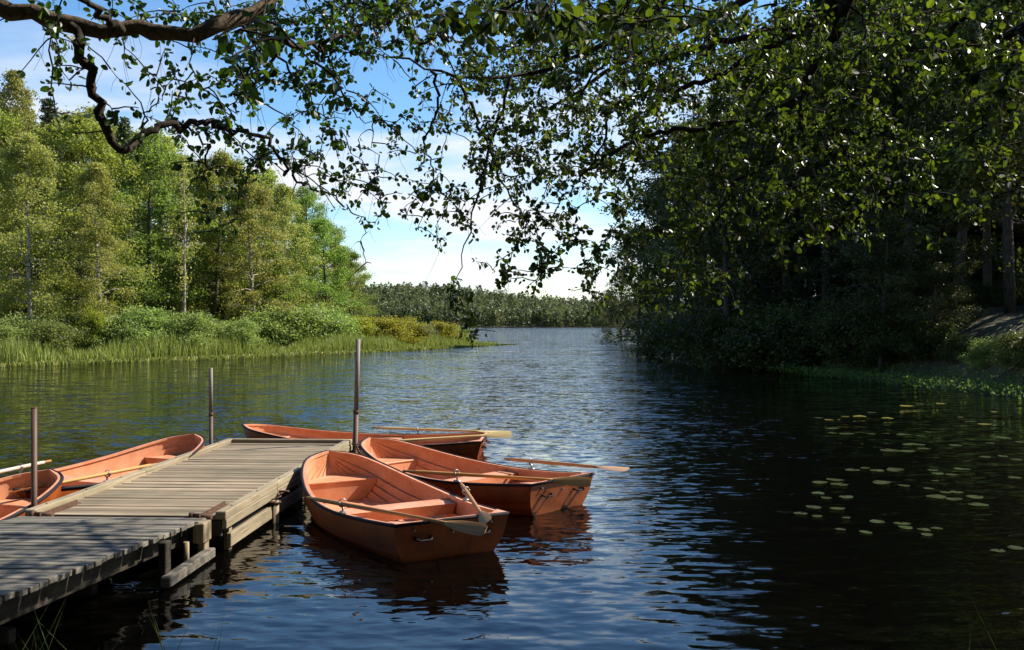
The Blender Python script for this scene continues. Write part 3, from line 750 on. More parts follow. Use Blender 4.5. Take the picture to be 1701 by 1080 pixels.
gang = empty('gangway', (DO[0] - .02, DO[1] - .08, .41), DYAW, label='grey planked gangway sloping from the near bank to the dock, half in tree shade', cat='gangway')
mb = MB(); y = -.01; SL = .062; GW = 1.96
while y > -6.4:
    w = r.uniform(.115, .14)
    mb.box((GW / 2 + r.normal(0, .012), y - w / 2, -(y - w / 2) * SL - .02 + r.normal(0, .004)), (GW + r.normal(0, .012), w - .014, .045), r.normal(0, .006), np.clip(r.normal(.45, .2), .05, 1.1), rx=-math.atan(SL), bev=.005)
    y -= w
mb.build('deck', M['ramp_wood'], gang)
for xs in (.06, GW / 2, GW - .2):
    mb = MB(); mb.box((xs, -3.2, 3.2 * SL - .145), (.06, 6.3, .2), 0, .3, rx=-math.atan(SL)); mb.build('stringer', M['shade_wood'], gang)
for yy, w_ in ((-.12, .13), (-1.05, .12), (-4.2, .12)):
    for xs in (.0, GW + .0):
        mb = MB(); top = -yy * SL - .06
        mb.box((xs + (-.04 if xs < 1 else .02), yy, (top - 1.1) / 2), (.07, w_, top + 1.1), 0, .5 if yy > -.5 else .3, bev=.006); mb.build('post', M['post_wood'] if yy > -.5 else M['shade_wood'], gang)
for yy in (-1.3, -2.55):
    mb = MB(); mb.box((GW / 2 - .2, yy, -.36), (GW - .6, .11, .11), .0, .4, bev=.01); mb.build('cross_beam', M['shade_wood'], gang)
mb = MB(); mb.box((GW + .08, -.62, -.335), (.1, 1.1, .1), 0.0, .3, bev=.012); mb.build('side_beam', M['ramp_wood'], gang)
mb = MB(); mb.box((GW + .03, -.18, -.10), (.12, .2, .2), 0, .6, bev=.01); mb.build('corner_block', M['post_wood'], gang)
mb = MB(); mb.tube([(GW + .0, -.5, -.55), (GW + .0, -.5, -.13)], .028, 8); mb.build('brace', M['post_wood'], gang)

def pole(x, y, ztop, rad, label, mat_top, joint=None, tilt=(0, 0)):
    e = empty('mooring_pole', (x, y, 0), 0, label=label, cat='pole', group='mooring poles around the dock')
    t = lambda z: (tilt[0] * z, tilt[1] * z, z)
    a = -1.2; zj = joint if joint else ztop
    mb = MB(); mb.tube([t(a), t(zj)], rad * (1.08 if joint else 1), 16)
    if not joint:
        mb2 = MB(); th = np.arange(17) / 16 * 6.283
        mb2.grid(np.stack([np.stack([np.cos(th) * q * rad + tilt[0] * ztop, np.sin(th) * q * rad + tilt[1] * ztop, np.full(17, ztop + dz)], -1) for q, dz in ((1.03, -.01), (1.03, .006), (.8, .006), (.8, .002))]))
        mb2.build('rim', M['rust'], e)
    mb.build('lower_tube' if joint else 'tube', M['pole_rust'], e)
    if joint:
        mb = MB(); mb.tube([t(zj + .002), t(ztop)], rad, 16); mb.build('upper_tube', mat_top, e)
        mb = MB(); mb.tube([t(zj - .03), t(zj + .03)], rad * 1.2, 16); mb.build('sleeve', M['rust'], e)
    return e
q = AT(62, 835, 9.98); pole(-5.19, 9.98, 1.49, .031, 'dark rusty pole beside the bow of the nearest boat left of the dock', M['pole_rust'])
pole(-5.06, 15.45, 1.66, .03, 'short grey-topped pole behind the far left corner of the dock', M['pole_grey'], .88)
pole(-2.62, 15.3, 2.15, .04, 'tallest grey pole at the far right corner of the dock', M['pole_grey'], .93, (.027, 0))
e = empty('guide_post', (-2.86, 11.08, 0), 0, label='short round wooden post with an iron ring against the sunlit side of the dock', cat='post')
mb = MB(); mb.tube([(0, 0, -1), (0, 0, .27)], .05, 14); mb.build('shaft', M['post_wood'], e)
mb = MB(); th = np.linspace(0, 6.283, 20); mb.tube(np.stack([.066 * np.cos(th), .066 * np.sin(th), np.full(20, .25)], -1), .012, 6, cap=False); mb.tube(np.stack([.075 * np.cos(th) , .075 * np.sin(th), .30 + .02 * np.cos(th)], -1), .008, 6, cap=False)
mb.build('ring', M['rust'], e)

# ------------------------------------------------------------------ rowboats
BL_, TS = 3.812, np.linspace(0, 1, 46)
def half_beam(t): return np.maximum(spl([0, .25, .5, .75, .9, .97, 1.], [.634, .747, .804, .659, .462, .235, .03], t), .012)
def sheer(t): return spl([0, .4, .75, 1], [.428, .333, .447, .649], t)
def keel(t): return spl([0, .5, .8, .92, .97, 1.], [-.11, -.16, -.10, .07, .24, .50], t)
def section(t, th, off=0.):               # th: 0 at the keel, pi/2 at the sheer; off: outward
    B, zs, zk = half_beam(t), sheer(t), keel(t)
    pa = .72 + .35 * sstep(.6, 1, t); pb = 1.15 - .25 * sstep(.6, 1., t)
    x = B * np.sin(th) ** pa; z = zk + (zs - zk) * (1 - np.cos(th)) ** pb
    nx, nz = np.sin(th) ** 1.0, -np.cos(th)
    x = x + nx * off; z = z + nz * off
    a = t * BL_ + .21 * (zs - z) * np.clip(1 - t / .15, 0, 1) + off * .8 * sstep(.9, 1, t)
    return x, a, z
def inner_b(t, z, off=.032):
    th = np.linspace(.02, math.pi / 2, 200); x, a, zz = section(np.full(200, t), th, -off)
    return float(np.interp(z, zz, x)), float(np.interp(z, zz, a))
def boat_meshes():
    out = {}
    TH = np.array([.0, .36, .62, .82, 1.0, 1.2, math.pi / 2])
    def shell(off, flip):
        mb = MB()
        for sg in (-1, 1):
            prev = None
            for i in range(len(TH) - 1):
                lo, hi = TH[i] + 1e-3, TH[i + 1]
                V = []
                for f in (0, .5, 1.):
                    th = lo + (hi - lo) * f
                    x, a, z = section(TS, np.full(len(TS), th), off + ((.036 if flip else .018) * (1 - f) * np.clip(half_beam(TS) / .55, .1, 1) if i else 0))
                    V.append(np.stack([np.maximum(x, 0) * sg, a, z], -1))
                V = np.stack(V, 1)
                mb.grid(V, True, flip=(sg > 0) ^ flip)
                if prev is not None: mb.grid(np.stack([prev, V[:, 0]], 1), False, flip=(sg > 0) ^ flip)
                prev = V[:, -1]
        return mb
    outer = shell(0., False)
    th = np.concatenate([np.linspace(.001, math.pi / 2, 14)])
    def transom(a_off, off, flip, mb):
        x, a, z = section(np.zeros(14), th, off)
        ring = np.concatenate([np.stack([-x, a + a_off, z], -1)[::-1], np.stack([x, a + a_off, z], -1)[1:]])
        mb.add(ring, [np.arange(len(ring)) if not flip else np.arange(len(ring))[::-1]])
    transom(0, .012, False, outer)
    out['hull'] = (outer.mesh('hull'), 'hull_out')
    inn = shell(-.032, True); transom(.045, -.02, True, inn)
    # sole
    ts = np.linspace(.012, .93, 40); L = []
    for t in ts:
        b, a = inner_b(t, .05); L.append([(-b, max(a, .08), .05), (0, max(a, .08), .052), (b, max(a, .08), .05)])
    inn.grid(np.array(L), True)
    inn.box((0, 1.5, .075), (.22, 2.6, .05), bev=.015)
    for xs in (-.3, .3): inn.box((xs, 1.5, .062), (.08, 2.4, .03), bev=.01)
    out['lining'] = (inn.mesh('lining'), 'hull_in')
    # flat rim
    rim = MB()
    for sg in (-1, 1):
        xo, ao, zo = section(TS, np.full(len(TS), math.pi / 2)); zo = zo + .004
        xi = np.maximum(xo - .052, .0); V = np.stack([np.stack([xo * sg, ao, zo], -1), np.stack([xi * sg, ao - .03 * sstep(.93, 1, TS), zo + .003], -1), np.stack([xi * sg, ao - .03 * sstep(.93, 1, TS), zo - .03], -1)], 1)
        rim.grid(V, False, flip=sg > 0)
    z0 = float(sheer(0.)); b0 = float(half_beam(np.array([0.]))[0])
    rim.box((0, .028, z0 + .001), (b0 * 2 - .02, .055, .02), bev=.005)
    for sg in (-1, 1):
        rim.add([(sg * b0, 0.0, z0 + .0125), (sg * (b0 - .2), .02, z0 + .0125), (sg * (b0 + .0), .22, z0 + .0)], [[0, 1, 2] if sg < 0 else [0, 2, 1]])
    out['rim'] = (rim.mesh('rim'), 'hull_in')
    # black rub rail
    x, a, z = section(TS, np.full(len(TS), math.pi / 2), .008)
    loop = np.concatenate([np.stack([-x, a, z - .004], -1), np.stack([x, a, z - .004], -1)[::-1][1:]])
    rb_ = MB(); rb_.tube(loop, .019, 8); rb_.tube([(-b0 - .01, -.006, z0 - .002), (0, -.012, z0 + .004), (b0 + .01, -.006, z0 - .002)], .018, 8)
    zz = np.linspace(.98, .55, 6)
    out['rub_rail'] = (rb_.mesh('rub_rail'), 'rubber')
    # bow locker
    bs = MB(); zt = .33; V = []
    for t in np.linspace(.845, .985, 10):
        b, a = inner_b(t, zt); V.append([(-b, a, zt), (0, a, zt + .003), (b, a, zt)])
    V = np.array(V); bs.grid(V, False)
    f = []; a0 = V[0, 1, 1]
    zs_ = np.linspace(zt, .052, 8)
    g2 = []
    for z_ in zs_:
        b, a = inner_b(.845, z_); g2.append([(-b, a0, z_), (0, a0 - .001, z_), (b, a0, z_)])
    bs.grid(np.array(g2), False)
    bs.box((0, a0 - .004, zt - .008), (V[0, 2, 0] * 2 - .03, .02, .022), bev=.006)
    out['bow_seat'] = (bs.mesh('bow_seat'), 'hull_in')
    # middle thwart
    th_ = MB(); zt = .275
    b1, _ = inner_b(.375, zt); b2, _ = inner_b(.46, zt)
    b3, _ = inner_b(.375, zt - .13); b4, _ = inner_b(.46, zt - .13)
    V = np.array([(-b1, 1.42, zt), (b1, 1.42, zt), (b2, 1.74, zt), (-b2, 1.74, zt), (-b3, 1.44, zt - .13), (b3, 1.44, zt - .13), (b4, 1.72, zt - .13), (-b4, 1.72, zt - .13)])
    th_.add(V, [[0, 1, 2, 3], [0, 4, 5, 1], [2, 6, 7, 3], [4, 7, 6, 5]])
    out['thwart'] = (th_.mesh('thwart'), 'hull_in')
    ss = MB(); zt = .22; V = []
    for t in np.linspace(.03, .125, 4):
        b, a = inner_b(t, zt); V.append([(-b, a, zt), (0, a, zt + .002), (b, a, zt)])
    V = np.array(V); ss.grid(V, False); a0 = V[-1, 1, 1]; g2 = []
    for z_ in np.linspace(zt, .052, 6):
        b, a = inner_b(.125, z_); g2.append([(-b, a0, z_), (b, a0, z_)])
    ss.grid(np.array(g2), False, flip=True)
    out['stern_seat'] = (ss.mesh('stern_seat'), 'hull_in')
    return out
BM = boat_meshes()
def tr_a(z): return .21 * (.428 - z)
def rowlock_mesh():
    mb = MB(); mb.box((0, 0, .012), (.05, .1, .03), bev=.006); mb.tube([(0, 0, .02), (0, 0, .075)], .012, 8)
    th = np.linspace(-.35, 3.49, 16); mb.tube(np.stack([.04 * np.cos(th + math.pi), np.zeros(16), .115 + .042 * np.sin(th + math.pi)], -1), .009, 7)
    mb.tube(np.stack([.046 * np.cos(np.linspace(0, 6.283, 16)), np.full(16, .012), .115 + .046 * np.sin(np.linspace(0, 6.283, 16))], -1), .006, 6, cap=False)
    return mb.mesh('rowlock')
ROWLOCK = rowlock_mesh()
def handle_mesh():
    mb = MB(); mb.tube(smooth_path([(-.085, 0, 0), (-.075, -.045, -.004), (0, -.055, -.008), (.075, -.045, -.004), (.085, 0, 0)], 14), .011, 8)
    for s in (-1, 1): mb.box((s * .085, -.002, 0), (.035, .012, .04), bev=.003)
    return mb.mesh('handle')
HANDLE = handle_mesh()
def fitting_mesh():
    mb = MB(); mb.tube([(0, -.012, 0), (0, .004, 0)], .014, 10); mb.tube([(0, -.018, 0), (0, -.011, 0)], .007, 8); return mb.mesh('fitting')
FIT = fitting_mesh()
def make_boat():
    e = empty('rowboat')
    for k, (me, mm) in BM.items(): link(k, me, M[mm], e)
    for sg in (-1, 1):
        o = link('rowlock', ROWLOCK, M['galv'], e); t = 1.17 / BL_
        o.location = (sg * (float(half_beam(t)) - .012), 1.17, float(sheer(t)) + .004); o.rotation_euler = (0, 0, sg * .05)
        o = link('handle', HANDLE, M['rubber'], e); o.location = (sg * .33, tr_a(.27) - .012, .27); o.rotation_euler = (.2, 0, 0)
    for x, z in ((-.44, .36), (.44, .36), (0., .30)):
        o = link('fitting', FIT, M['galv'], e); o.location = (x, tr_a(z) - .01, z)
    return e
BOATS = [((-.597, 9.378), .533, 1., 'orange rowboat nearest the camera right of the dock, its dark transom turned to us', (-.005, .005)),
         ((.662, 11.79), .857, 1., 'orange rowboat right of the nearest one, its transom sunlit with two black handles', (-.014, 0)),
         ((-.48, 16.72), 1.505, 1.12, 'orange rowboat lying crosswise behind the far end of the dock', (0, 0)),
         ((-6.42, 11.2), -.355, 1., 'orange rowboat along the left side of the dock, farther from us of the two there', (0, 0)),
         ((-6.72, 7.52), -.30, 1., 'orange rowboat at the left edge, beside the gangway, only its bow in view', (0, 0))]
proto = make_boat(); boats = []
for i, (loc, h, s, lb, (ro, pi_)) in enumerate(BOATS):
    b = proto if i == 0 else copy_tree(proto)
    b.location = (loc[0], loc[1], -.02); b.rotation_euler = (pi_, -ro, h); b.scale = (s, s, s) if i != 2 else (1.1, 1.18, .86)
    tag(b, lb, 'rowboat', 'orange rowboats moored at the dock'); boats.append(b)

def on_boat(bt, x, y, z):
    h = bt.rotation_euler[2]; c, s = math.cos(h), math.sin(h)
    return np.array([bt.location.x + c * x - s * y, bt.location.y + s * x + c * y, z])
def oar(p_handle, p_tip, label, shaft='oar', blade='oar', roll=0., lock=None):
    a, b = np.array(p_handle, float), np.array(p_tip, float); L = np.linalg.norm(b - a)
    if lock:                            # lay it in the ring of that rowlock
        bt, sg = lock; sc_ = bt.scale[0]; t_ = 1.17 / BL_
        c = on_boat(bt, sc_ * sg * (float(half_beam(t_)) - .012), sc_ * 1.17, bt.scale[2] * (float(sheer(t_)) + .119) - .02)
        d_ = (b - a) / L; off = (c - a) - d_ * (c - a).dot(d_); a = a + off; b = b + off
        print(label[:40], 'shift', off.round(2))
    e = empty('oar', a, label=label, cat='oar', group='wooden oars lying on the rowboats')
    d = Vector(b - a).normalized()
    e.rotation_mode = 'QUATERNION'
    zax = Vector((0, 0, 1)); x_ = d.cross(zax).normalized(); z_ = x_.cross(d)
    m3 = Matrix((x_, d, z_)).transposed() @ Matrix.Rotation(roll, 3, 'Y')
    e.rotation_quaternion = m3.to_quaternion()
    Lb = .58
    mb = MB(); ys = np.array([.14, .2, .5, L * .5, L - Lb, L - Lb + .1]); mb.tube(np.stack([0 * ys, ys, 0 * ys], -1), [.021, .024, .025, .024, .021, .016], 10); mb.build('shaft', M[shaft], e)
    mb = MB(); ys = np.array([0, .02, .07, .12, .141]); mb.tube(np.stack([0 * ys, ys, 0 * ys], -1), [.013, .018, .017, .018, .019], 10); mb.build('grip', M['oar_worn'], e)
    mb = MB(); t = np.linspace(0, 1, 14); yy = L - Lb + .05 + t * (Lb - .05)
    w = np.interp(t, [0, .12, .4, .75, .95, 1], [.02, .036, .062, .07, .066, .045]); th = np.interp(t, [0, .3, 1], [.018, .010, .006])
    top = np.stack([np.stack([-w, yy, 0 * w], -1), np.stack([0 * w, yy, th + .004 * (1 - t)], -1), np.stack([w, yy, 0 * w], -1)], 1)
    bot = top * np.array([1, 1, -1]); mb.grid(top, True, flip=False); mb.grid(bot, True, flip=True)
    mb.add([top[-1, 0], top[-1, 1], top[-1, 2], bot[-1, 1]], [[0, 1, 2, 3]])
    mb.build('blade', M[blade], e)
    return e
oar(P(500, 826, .46), P(798, 881, .44), 'worn oar along the near side of the nearest boat, blade over its stern', 'oar_worn', 'oar_worn', .85, (boats[0], -1))
oar(P(752, 803, .44), P(793, 869, .44), 'short-looking oar on the far side of the nearest boat, pointing at us', 'oar_worn', 'oar_worn', .7, (boats[0], 1))
oar(P(662, 782, .47), P(978, 801, .45), 'bright orange oar on the near side of the boat with sunlit transom', 'oar', 'oar', 1.0, (boats[1], -1))
oar(P(823, 766, .40), P(1028, 785, .50), 'oar sticking out to the right past the sunlit transom, pale blade', 'oar', 'oar_tan', .3, (boats[1], 1))
oar(AT(598, 717, 17.35), AT(825, 725, 16.7), 'far oar of the crosswise boat behind the dock, its handle left of the rowlock', 'oar_pale', 'oar_pale', .2, (boats[2], 1))
oar(AT(636, 729, 16.15), AT(843, 716, 16.7), 'yellow oar of the crosswise boat with a pale blade raised over its stern', 'oar_pale', 'oar_pale', 1.0, (boats[2], -1))
bD = boats[3]
oar(on_boat(bD, -.84, 1.75, .47), on_boat(bD, -.55, -.75, .44), 'grey weathered oar at the left edge, beyond the boat left of the dock', 'oar_grey', 'oar_grey', .3, (boats[3], -1))
oar(on_boat(bD, .72, 2.1, .45), on_boat(bD, .70, -.3, .46), 'orange oar between the dock and the bow of the leftmost boat', 'oar', 'oar', .3, (boats[3], 1))

# mooring chain from the tall pole to the bow of the second boat
mb = MB()
c0 = np.array([-2.60, 15.26, .40]); bw = boats[1]; c1 = on_boat(bw, 0, 3.82, .50)
ptsc = smooth_path([c0, (c0 + c1) / 2 + np.array([0, 0, -.16]), c1], 26)
for i in range(25):
    p, q2 = ptsc[i], ptsc[i + 1]; d = (q2 - p); L = np.linalg.norm(d); d = d / L
    s = np.cross(d, [0, 0, 1.]); s /= np.linalg.norm(s); u = np.cross(s, d)
    w_ = s if i % 2 else u; th = np.linspace(0, 6.283, 11)
    mb.tube((p + q2) / 2 + np.cos(th)[:, None] * d * L * .68 + np.sin(th)[:, None] * w_ * .022, .008, 5, cap=False)
th = np.linspace(0, 6.283, 16); mb.tube(np.stack([-2.595 + .064 * np.cos(th), 15.3 + .064 * np.sin(th), np.full(16, .40)], -1), .014, 6, cap=False)
mb.build('mooring_chain', M['rust'], label='rusty chain hanging between the tallest pole and the bow of a rowboat', cat='chain')

# ------------------------------------------------------------------ lily pads and white water lilies
PADS = [(608,173,40),(652,181,45),(712,168,40),(770,167,55),(818,152,45),(688,181,15),(878,174,45),(955,127,65),(1004,120,40),(988,147,28),(1088,118,45),(1163,171,28),(1203,188,48),(1258,198,60),
 (660,215,60),(665,232,40),(720,235,70),(815,236,40),(942,238,65),(1006,243,40),(1038,229,35),(980,277,85),(1145,280,60),(1280,272,40),(1330,250,60),(1295,150,30),(1395,268,40),(890,300,85),(955,303,70),(1020,294,60),
 (742,376,60),(792,368,45),(838,379,65),(910,375,80),(1055,377,50),(1075,391,55),(1170,372,65),(1130,394,60),(1065,419,35),(675,414,75),(615,424,70),(690,433,80),(855,424,75),(943,437,55),(1040,449,50),(1150,462,50),
 (1105,463,55),(608,467,60),(642,484,52),(718,481,65),(1070,481,90),(1140,489,65),(1220,481,75),(1235,512,90),(592,520,62),(683,526,72),(540,546,65),(605,555,50),(718,562,40),(840,578,70),(938,584,65),(950,600,65),
 (696,608,50),(795,617,55),(1022,608,60),(1072,604,55),(1035,627,50),(1310,690,65),(1380,680,70),(1375,405,50),(1260,325,50),(1330,323,45),(1380,335,50)]
def pad_mesh(seed):
    r = np.random.default_rng(seed); th = np.linspace(.16, 6.123, 26)
    rad = 1 + .04 * np.sin(th * 3 + r.random() * 6) + r.normal(0, .012, 26)
    V = [(0, 0, .0)] + [(q * math.cos(t) * .55, q * math.sin(t) * .55, .006) for q, t in zip(rad, th)] + [(q * math.cos(t), q * math.sin(t), .012 + .06 * max(0, math.sin(t * 2 + seed)) ** 3) for q, t in zip(rad, th)]
    mb = MB(); mb.add(V, [[0, i, i + 1] for i in range(1, 26)], r.uniform(.2, .6), True)
    mb.f.append(np.array([[i, i + 26, i + 27, i + 1] for i in range(1, 26)])); mb.r.append(r.uniform(.2, .7, 25)); mb.sm.append(np.full(25, True))
    return mb.mesh('lily_pad')
PM = [pad_mesh(i) for i in range(5)]
for i, (cx_, cy_, w_) in enumerate(PADS):
    px, py = 1100 + cx_ / 2.348, 620 + cy_ / 2.348
    p = P(px, py, .02); yl = cy_ < 200
    me = with_mat(PM[i % 5], M['pad_yellow' if (yl and i % 4) else 'pad'])
    o = link('lily_pad', me, None, None, 'yellowish lily pad among those farthest out, floating on the shaded water' if yl else ('round green lily pad floating on the dark water of the right, in the middle clusters' if cy_ < 400 else 'round green lily pad floating on the dark water, in the clusters nearest to us'),
             'lily pad', ('yellowish far lily pads', 'green middle lily pads', 'green near lily pads')[0 if yl else 1 if cy_ < 400 else 2])
    s = w_ / 2.348 * p[1] / FPX * .41; o.location = (p[0], p[1], .012 + .002 * (i % 3)); o.scale = (s, s * (1 + .2 * (i % 3 == 0)), s); o.rotation_euler = (.03 * math.sin(i), .03 * math.cos(i * 2), i * 1.7)
def lily_mesh():
    mb = MB()
    for ring, (nn, ln, el) in enumerate(((9, .085, .35), (7, .06, .9))):
        for k in range(nn):
            a = k / nn * 6.283 + ring * .3; d = np.array([math.cos(a) * math.cos(el), math.sin(a) * math.cos(el), math.sin(el)]); s = np.array([-math.sin(a), math.cos(a), 0])
            mb.add([(0, 0, .01), d * ln * .6 + s * .022, d * ln, d * ln * .6 - s * .022], [[0, 1, 2, 3]])
    return mb.mesh('water_lily')
LM = lily_mesh()
for i, (cx_, cy_) in enumerate([(545,343),(553,341),(670,333),(700,333),(716,333),(750,333),(845,334),(870,320),(905,326),(942,323),(988,317),(1030,321),(1155,312),(1187,313)]):
    p = P(cx_ / 2.835, 480 + cy_ / 2.835 + 1.0, .03)
    o = link('water_lily', LM, M['petal'], None, 'small white water lily flower floating in front of the left shore reeds', 'water lily', 'white water lilies off the left shore')
    o.location = p; o.rotation_euler = (0, 0, i); o.scale = (1.15, 1.15, 1.15)

# ------------------------------------------------------------------ the two trees that overhang the camera
def alder_leaves(mb, p, d, nrm, size, rnd):
    s = np.cross(d, nrm); s /= np.linalg.norm(s, axis=1)[:, None] + 1e-9; n = np.cross(s, d); k = len(p)
    rr_ = np.random.default_rng(len(p)); cv = rr_.uniform(.05, .65, k)[:, None]; cu = rr_.normal(-.2, .25, k)[:, None]; wd = rr_.uniform(.75, 1.1, k)[:, None]; pt = rr_.uniform(.8, 1.12, k)[:, None]; tw_ = rr_.normal(0, .22, k)[:, None]
    def q(u, v):
        uu = u * pt if u > .9 else u
        return p + size[:, None] * (d * uu + s * v * wd + n * (abs(v) * cv + cu * u * u + tw_ * v * u))
    V = np.stack([q(0, 0), q(.13, .25), q(.45, .42), q(.80, .27), q(.98, 0), q(.13, -.25), q(.45, -.42), q(.80, -.27)], 1).reshape(-1, 3)
    i = np.arange(k)[:, None] * 8
    mb.add(V, np.concatenate([i + np.array([[0, 4, 3, 2, 1]]), i + np.array([[0, 5, 6, 7, 4]])]), np.concatenate([rnd, rnd]))
def overhang(name, label, base, trunk_pts, r0, limbs, clouds, boxes, seed, bark_='alder_bark'):
    r = np.random.default_rng(seed)
    e = empty(name, base, label=label, cat='tree')
    loc = np.array(base)
    mb = MB(); tp = smooth_path(trunk_pts, 24); mb.tube(tp - loc, np.linspace(r0, r0 * .35, 24), 14); mb.build('trunk', M['limb_bark'], e)
    nodes = [tp[8:]]
    for pts, ra, rb__, mt in limbs:
        pp = np.array([AT(*q) if len(q) == 3 else np.array(q[:3]) for q in pts])
        n = max(8, int(len(pp) * 5)); sp = smooth_path(pp, n)
        sp[1:-1] += r.normal(0, .012, (n - 2, 3)) * (1 + ra * 8)
        mb = MB(); mb.tube(sp - loc, np.linspace(ra, rb__, n) * (1.35 if seed == 47 else 1.) * (1 + .1 * np.sin(np.arange(n) * 1.9)), 8); mb.build('branch', M[mt], e)
        nodes.append(sp)
    nodes = np.concatenate(nodes)
    A, lv = [], []
    for (cx, cy, rx, ry, n, d0, d1, nl) in clouds:
        n = int(n); u = r.normal(size=(n, 2)) * .62; u = np.clip(u, -1.35, 1.35); d = r.uniform(d0, d1, n)
        for (a, b), dd in zip(u, d): A.append(AT(cx + a * rx, cy + b * ry, dd)); lv.append(nl)
    for (x0, x1, y0, y1, z0, z1, n, nl) in boxes:
        for _ in range(int(n)): A.append(np.array([r.uniform(x0, x1), r.uniform(y0, y1), r.uniform(z0, z1)])); lv.append(nl)
    A = np.array(A); lv = np.array(lv)
    dist = np.linalg.norm(A[:, None] - nodes[None], axis=2).min(1); od = np.argsort(dist)
    cap = np.zeros((len(nodes) + len(A) * 7, 3)); cap[:len(nodes)] = nodes; nn = len(nodes)
    tw = MB(); LP, LD, LN, LS, LRn = [], [], [], [], []
    for idx in od:
        a = A[idx]; dd = np.linalg.norm(cap[:nn] - a, axis=1) + .35 * np.maximum(0, a[2] - cap[:nn, 2]); j = int(dd.argmin()); b = cap[j]
        L = np.linalg.norm(a - b)
        if L < .03: continue
        t = np.linspace(0, 1, 6)[:, None]
        mid = (a + b) / 2 + np.array([0, 0, .16 * L]) + r.normal(0, .07 * L, 3)
        pts = (1 - t) ** 2 * b + 2 * t * (1 - t) * mid + t * t * a
        pts[1:-1] += r.normal(0, .015 * min(L, 1), (4, 3))
        rr0 = min(.0032 + .0042 * L, .014)
        tw.tube(pts - loc, np.linspace(rr0 * 1.15, .0022, 6), 4, cap=False)
        cap[nn:nn + 5] = pts[1:]; nn += 5
        if r.random() < .4:            # a fine bare hanging shoot
            hl = r.uniform(.08, .3); h0 = pts[r.integers(3, 6)]; tt = np.linspace(0, 1, 4)[:, None]
            hp = h0 + tt * np.array([r.normal(0, .3), r.normal(0, .3), -1.]) * hl; hp[1:3] += r.normal(0, .012, (2, 3))
            tw.tube(hp - loc, [.0014, .0012, .001, .0008], 3, cap=False)
        k = int(max(2, r.normal(lv[idx] * 1.9, 2.2)))
        if lv[idx] <= 0: k = 0
        for q in range(k):
            f = 1 - r.random() ** 1.3 * min(1., .26 / L)
            p = pts[int(f * 5 - 1e-6)] * 0 + np.array([np.interp(f, t[:, 0], pts[:, c]) for c in range(3)])
            dr = (a - b) / L * .5 + r.normal(0, .75, 3) + np.array([0, 0, -.55]); dr /= np.linalg.norm(dr)
            no = r.normal(0, 1., 3) + np.array([0, 0, .5]); no /= np.linalg.norm(no)
            st = p + dr * r.uniform(.012, .03)
            LP.append(st); LD.append(dr); LN.append(no); LS.append(r.choice([r.uniform(.022, .038), r.uniform(.034, .054)])); LRn.append(r.random())
    tw.build('twigs', M['alder_bark'], e)
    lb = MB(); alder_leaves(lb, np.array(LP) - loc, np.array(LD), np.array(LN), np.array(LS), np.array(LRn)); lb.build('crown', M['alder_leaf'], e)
    return e
AB, LB_ = 'alder_bark', 'limb_bark'
LL = [
 ([(-6.4, 3.1, 3.9, 0), (-150, -22, 4.5), (0, 12, 4.5), (60, 30, 4.5), (130, 42, 4.5), (200, 48, 4.55), (300, 59, 4.6), (340, 52, 4.6), (368, 34, 4.65), (420, 10, 4.8), (480, -45, 5.2)], .068, .034, LB_),
 ([(118, 42, 4.5), (131, 76, 4.45), (147, 108, 4.5), (160, 150, 4.55), (164, 185, 4.6), (180, 222, 4.65), (201, 249, 4.7), (226, 238, 4.8), (255, 217, 4.9), (292, 206, 5.0), (335, 203, 5.2), (380, 215, 5.4), (430, 226, 5.6), (470, 268, 5.8), (490, 300, 6.), (540, 322, 6.2), (580, 345, 6.3), (612, 385, 6.4)], .027, .003, AB),
 ([(368, 34, 4.65), (430, 40, 5.), (470, 62, 5.2), (530, 75, 5.5), (580, 50, 5.8), (620, 35, 6.), (650, -5, 6.2)], .018, .009, AB),
 ([(200, 48, 4.55), (165, 20, 4.3), (120, -20, 4.2), (80, -80, 4.)], .02, .012, AB),
 ([(292, 206, 5.0), (330, 225, 5.1), (345, 285, 5.2), (352, 330, 5.2), (375, 368, 5.3)], .008, .002, AB),
 ([(470, 62, 5.2), (440, 120, 5.3), (410, 150, 5.4), (370, 200, 5.5)], .011, .003, AB),
 ([(530, 75, 5.5), (560, 130, 5.8), (585, 185, 6.), (635, 200, 6.3)], .009, .002, AB),
 ([(430, 40, 5.), (480, 120, 5.4), (540, 185, 5.8), (575, 190, 6.)], .010, .002, AB),
 ([(232, 234, 4.8), (245, 195, 4.8), (270, 160, 4.9)], .007, .002, AB),
 ([(-6.2, 3.2, 5.0, 0), (-5., 4.5, 6.0, 0), (-3.6, 5.8, 6.4, 0), (-2.2, 7.0, 6.6, 0), (-.8, 8., 6.5, 0)], .06, .012, AB),
 ([(-6.2, 3.2, 5.6, 0), (-5.8, 4.6, 6.6, 0), (-5.2, 6.2, 7.2, 0), (-4.2, 8.2, 7.4, 0)], .05, .012, AB),
 ([(-6.2, 3.0, 5.4, 0), (-4.6, 3.0, 6.2, 0), (-2.8, 3.6, 6.4, 0), (-1.2, 4.2, 6.1, 0)], .05, .012, AB),
]
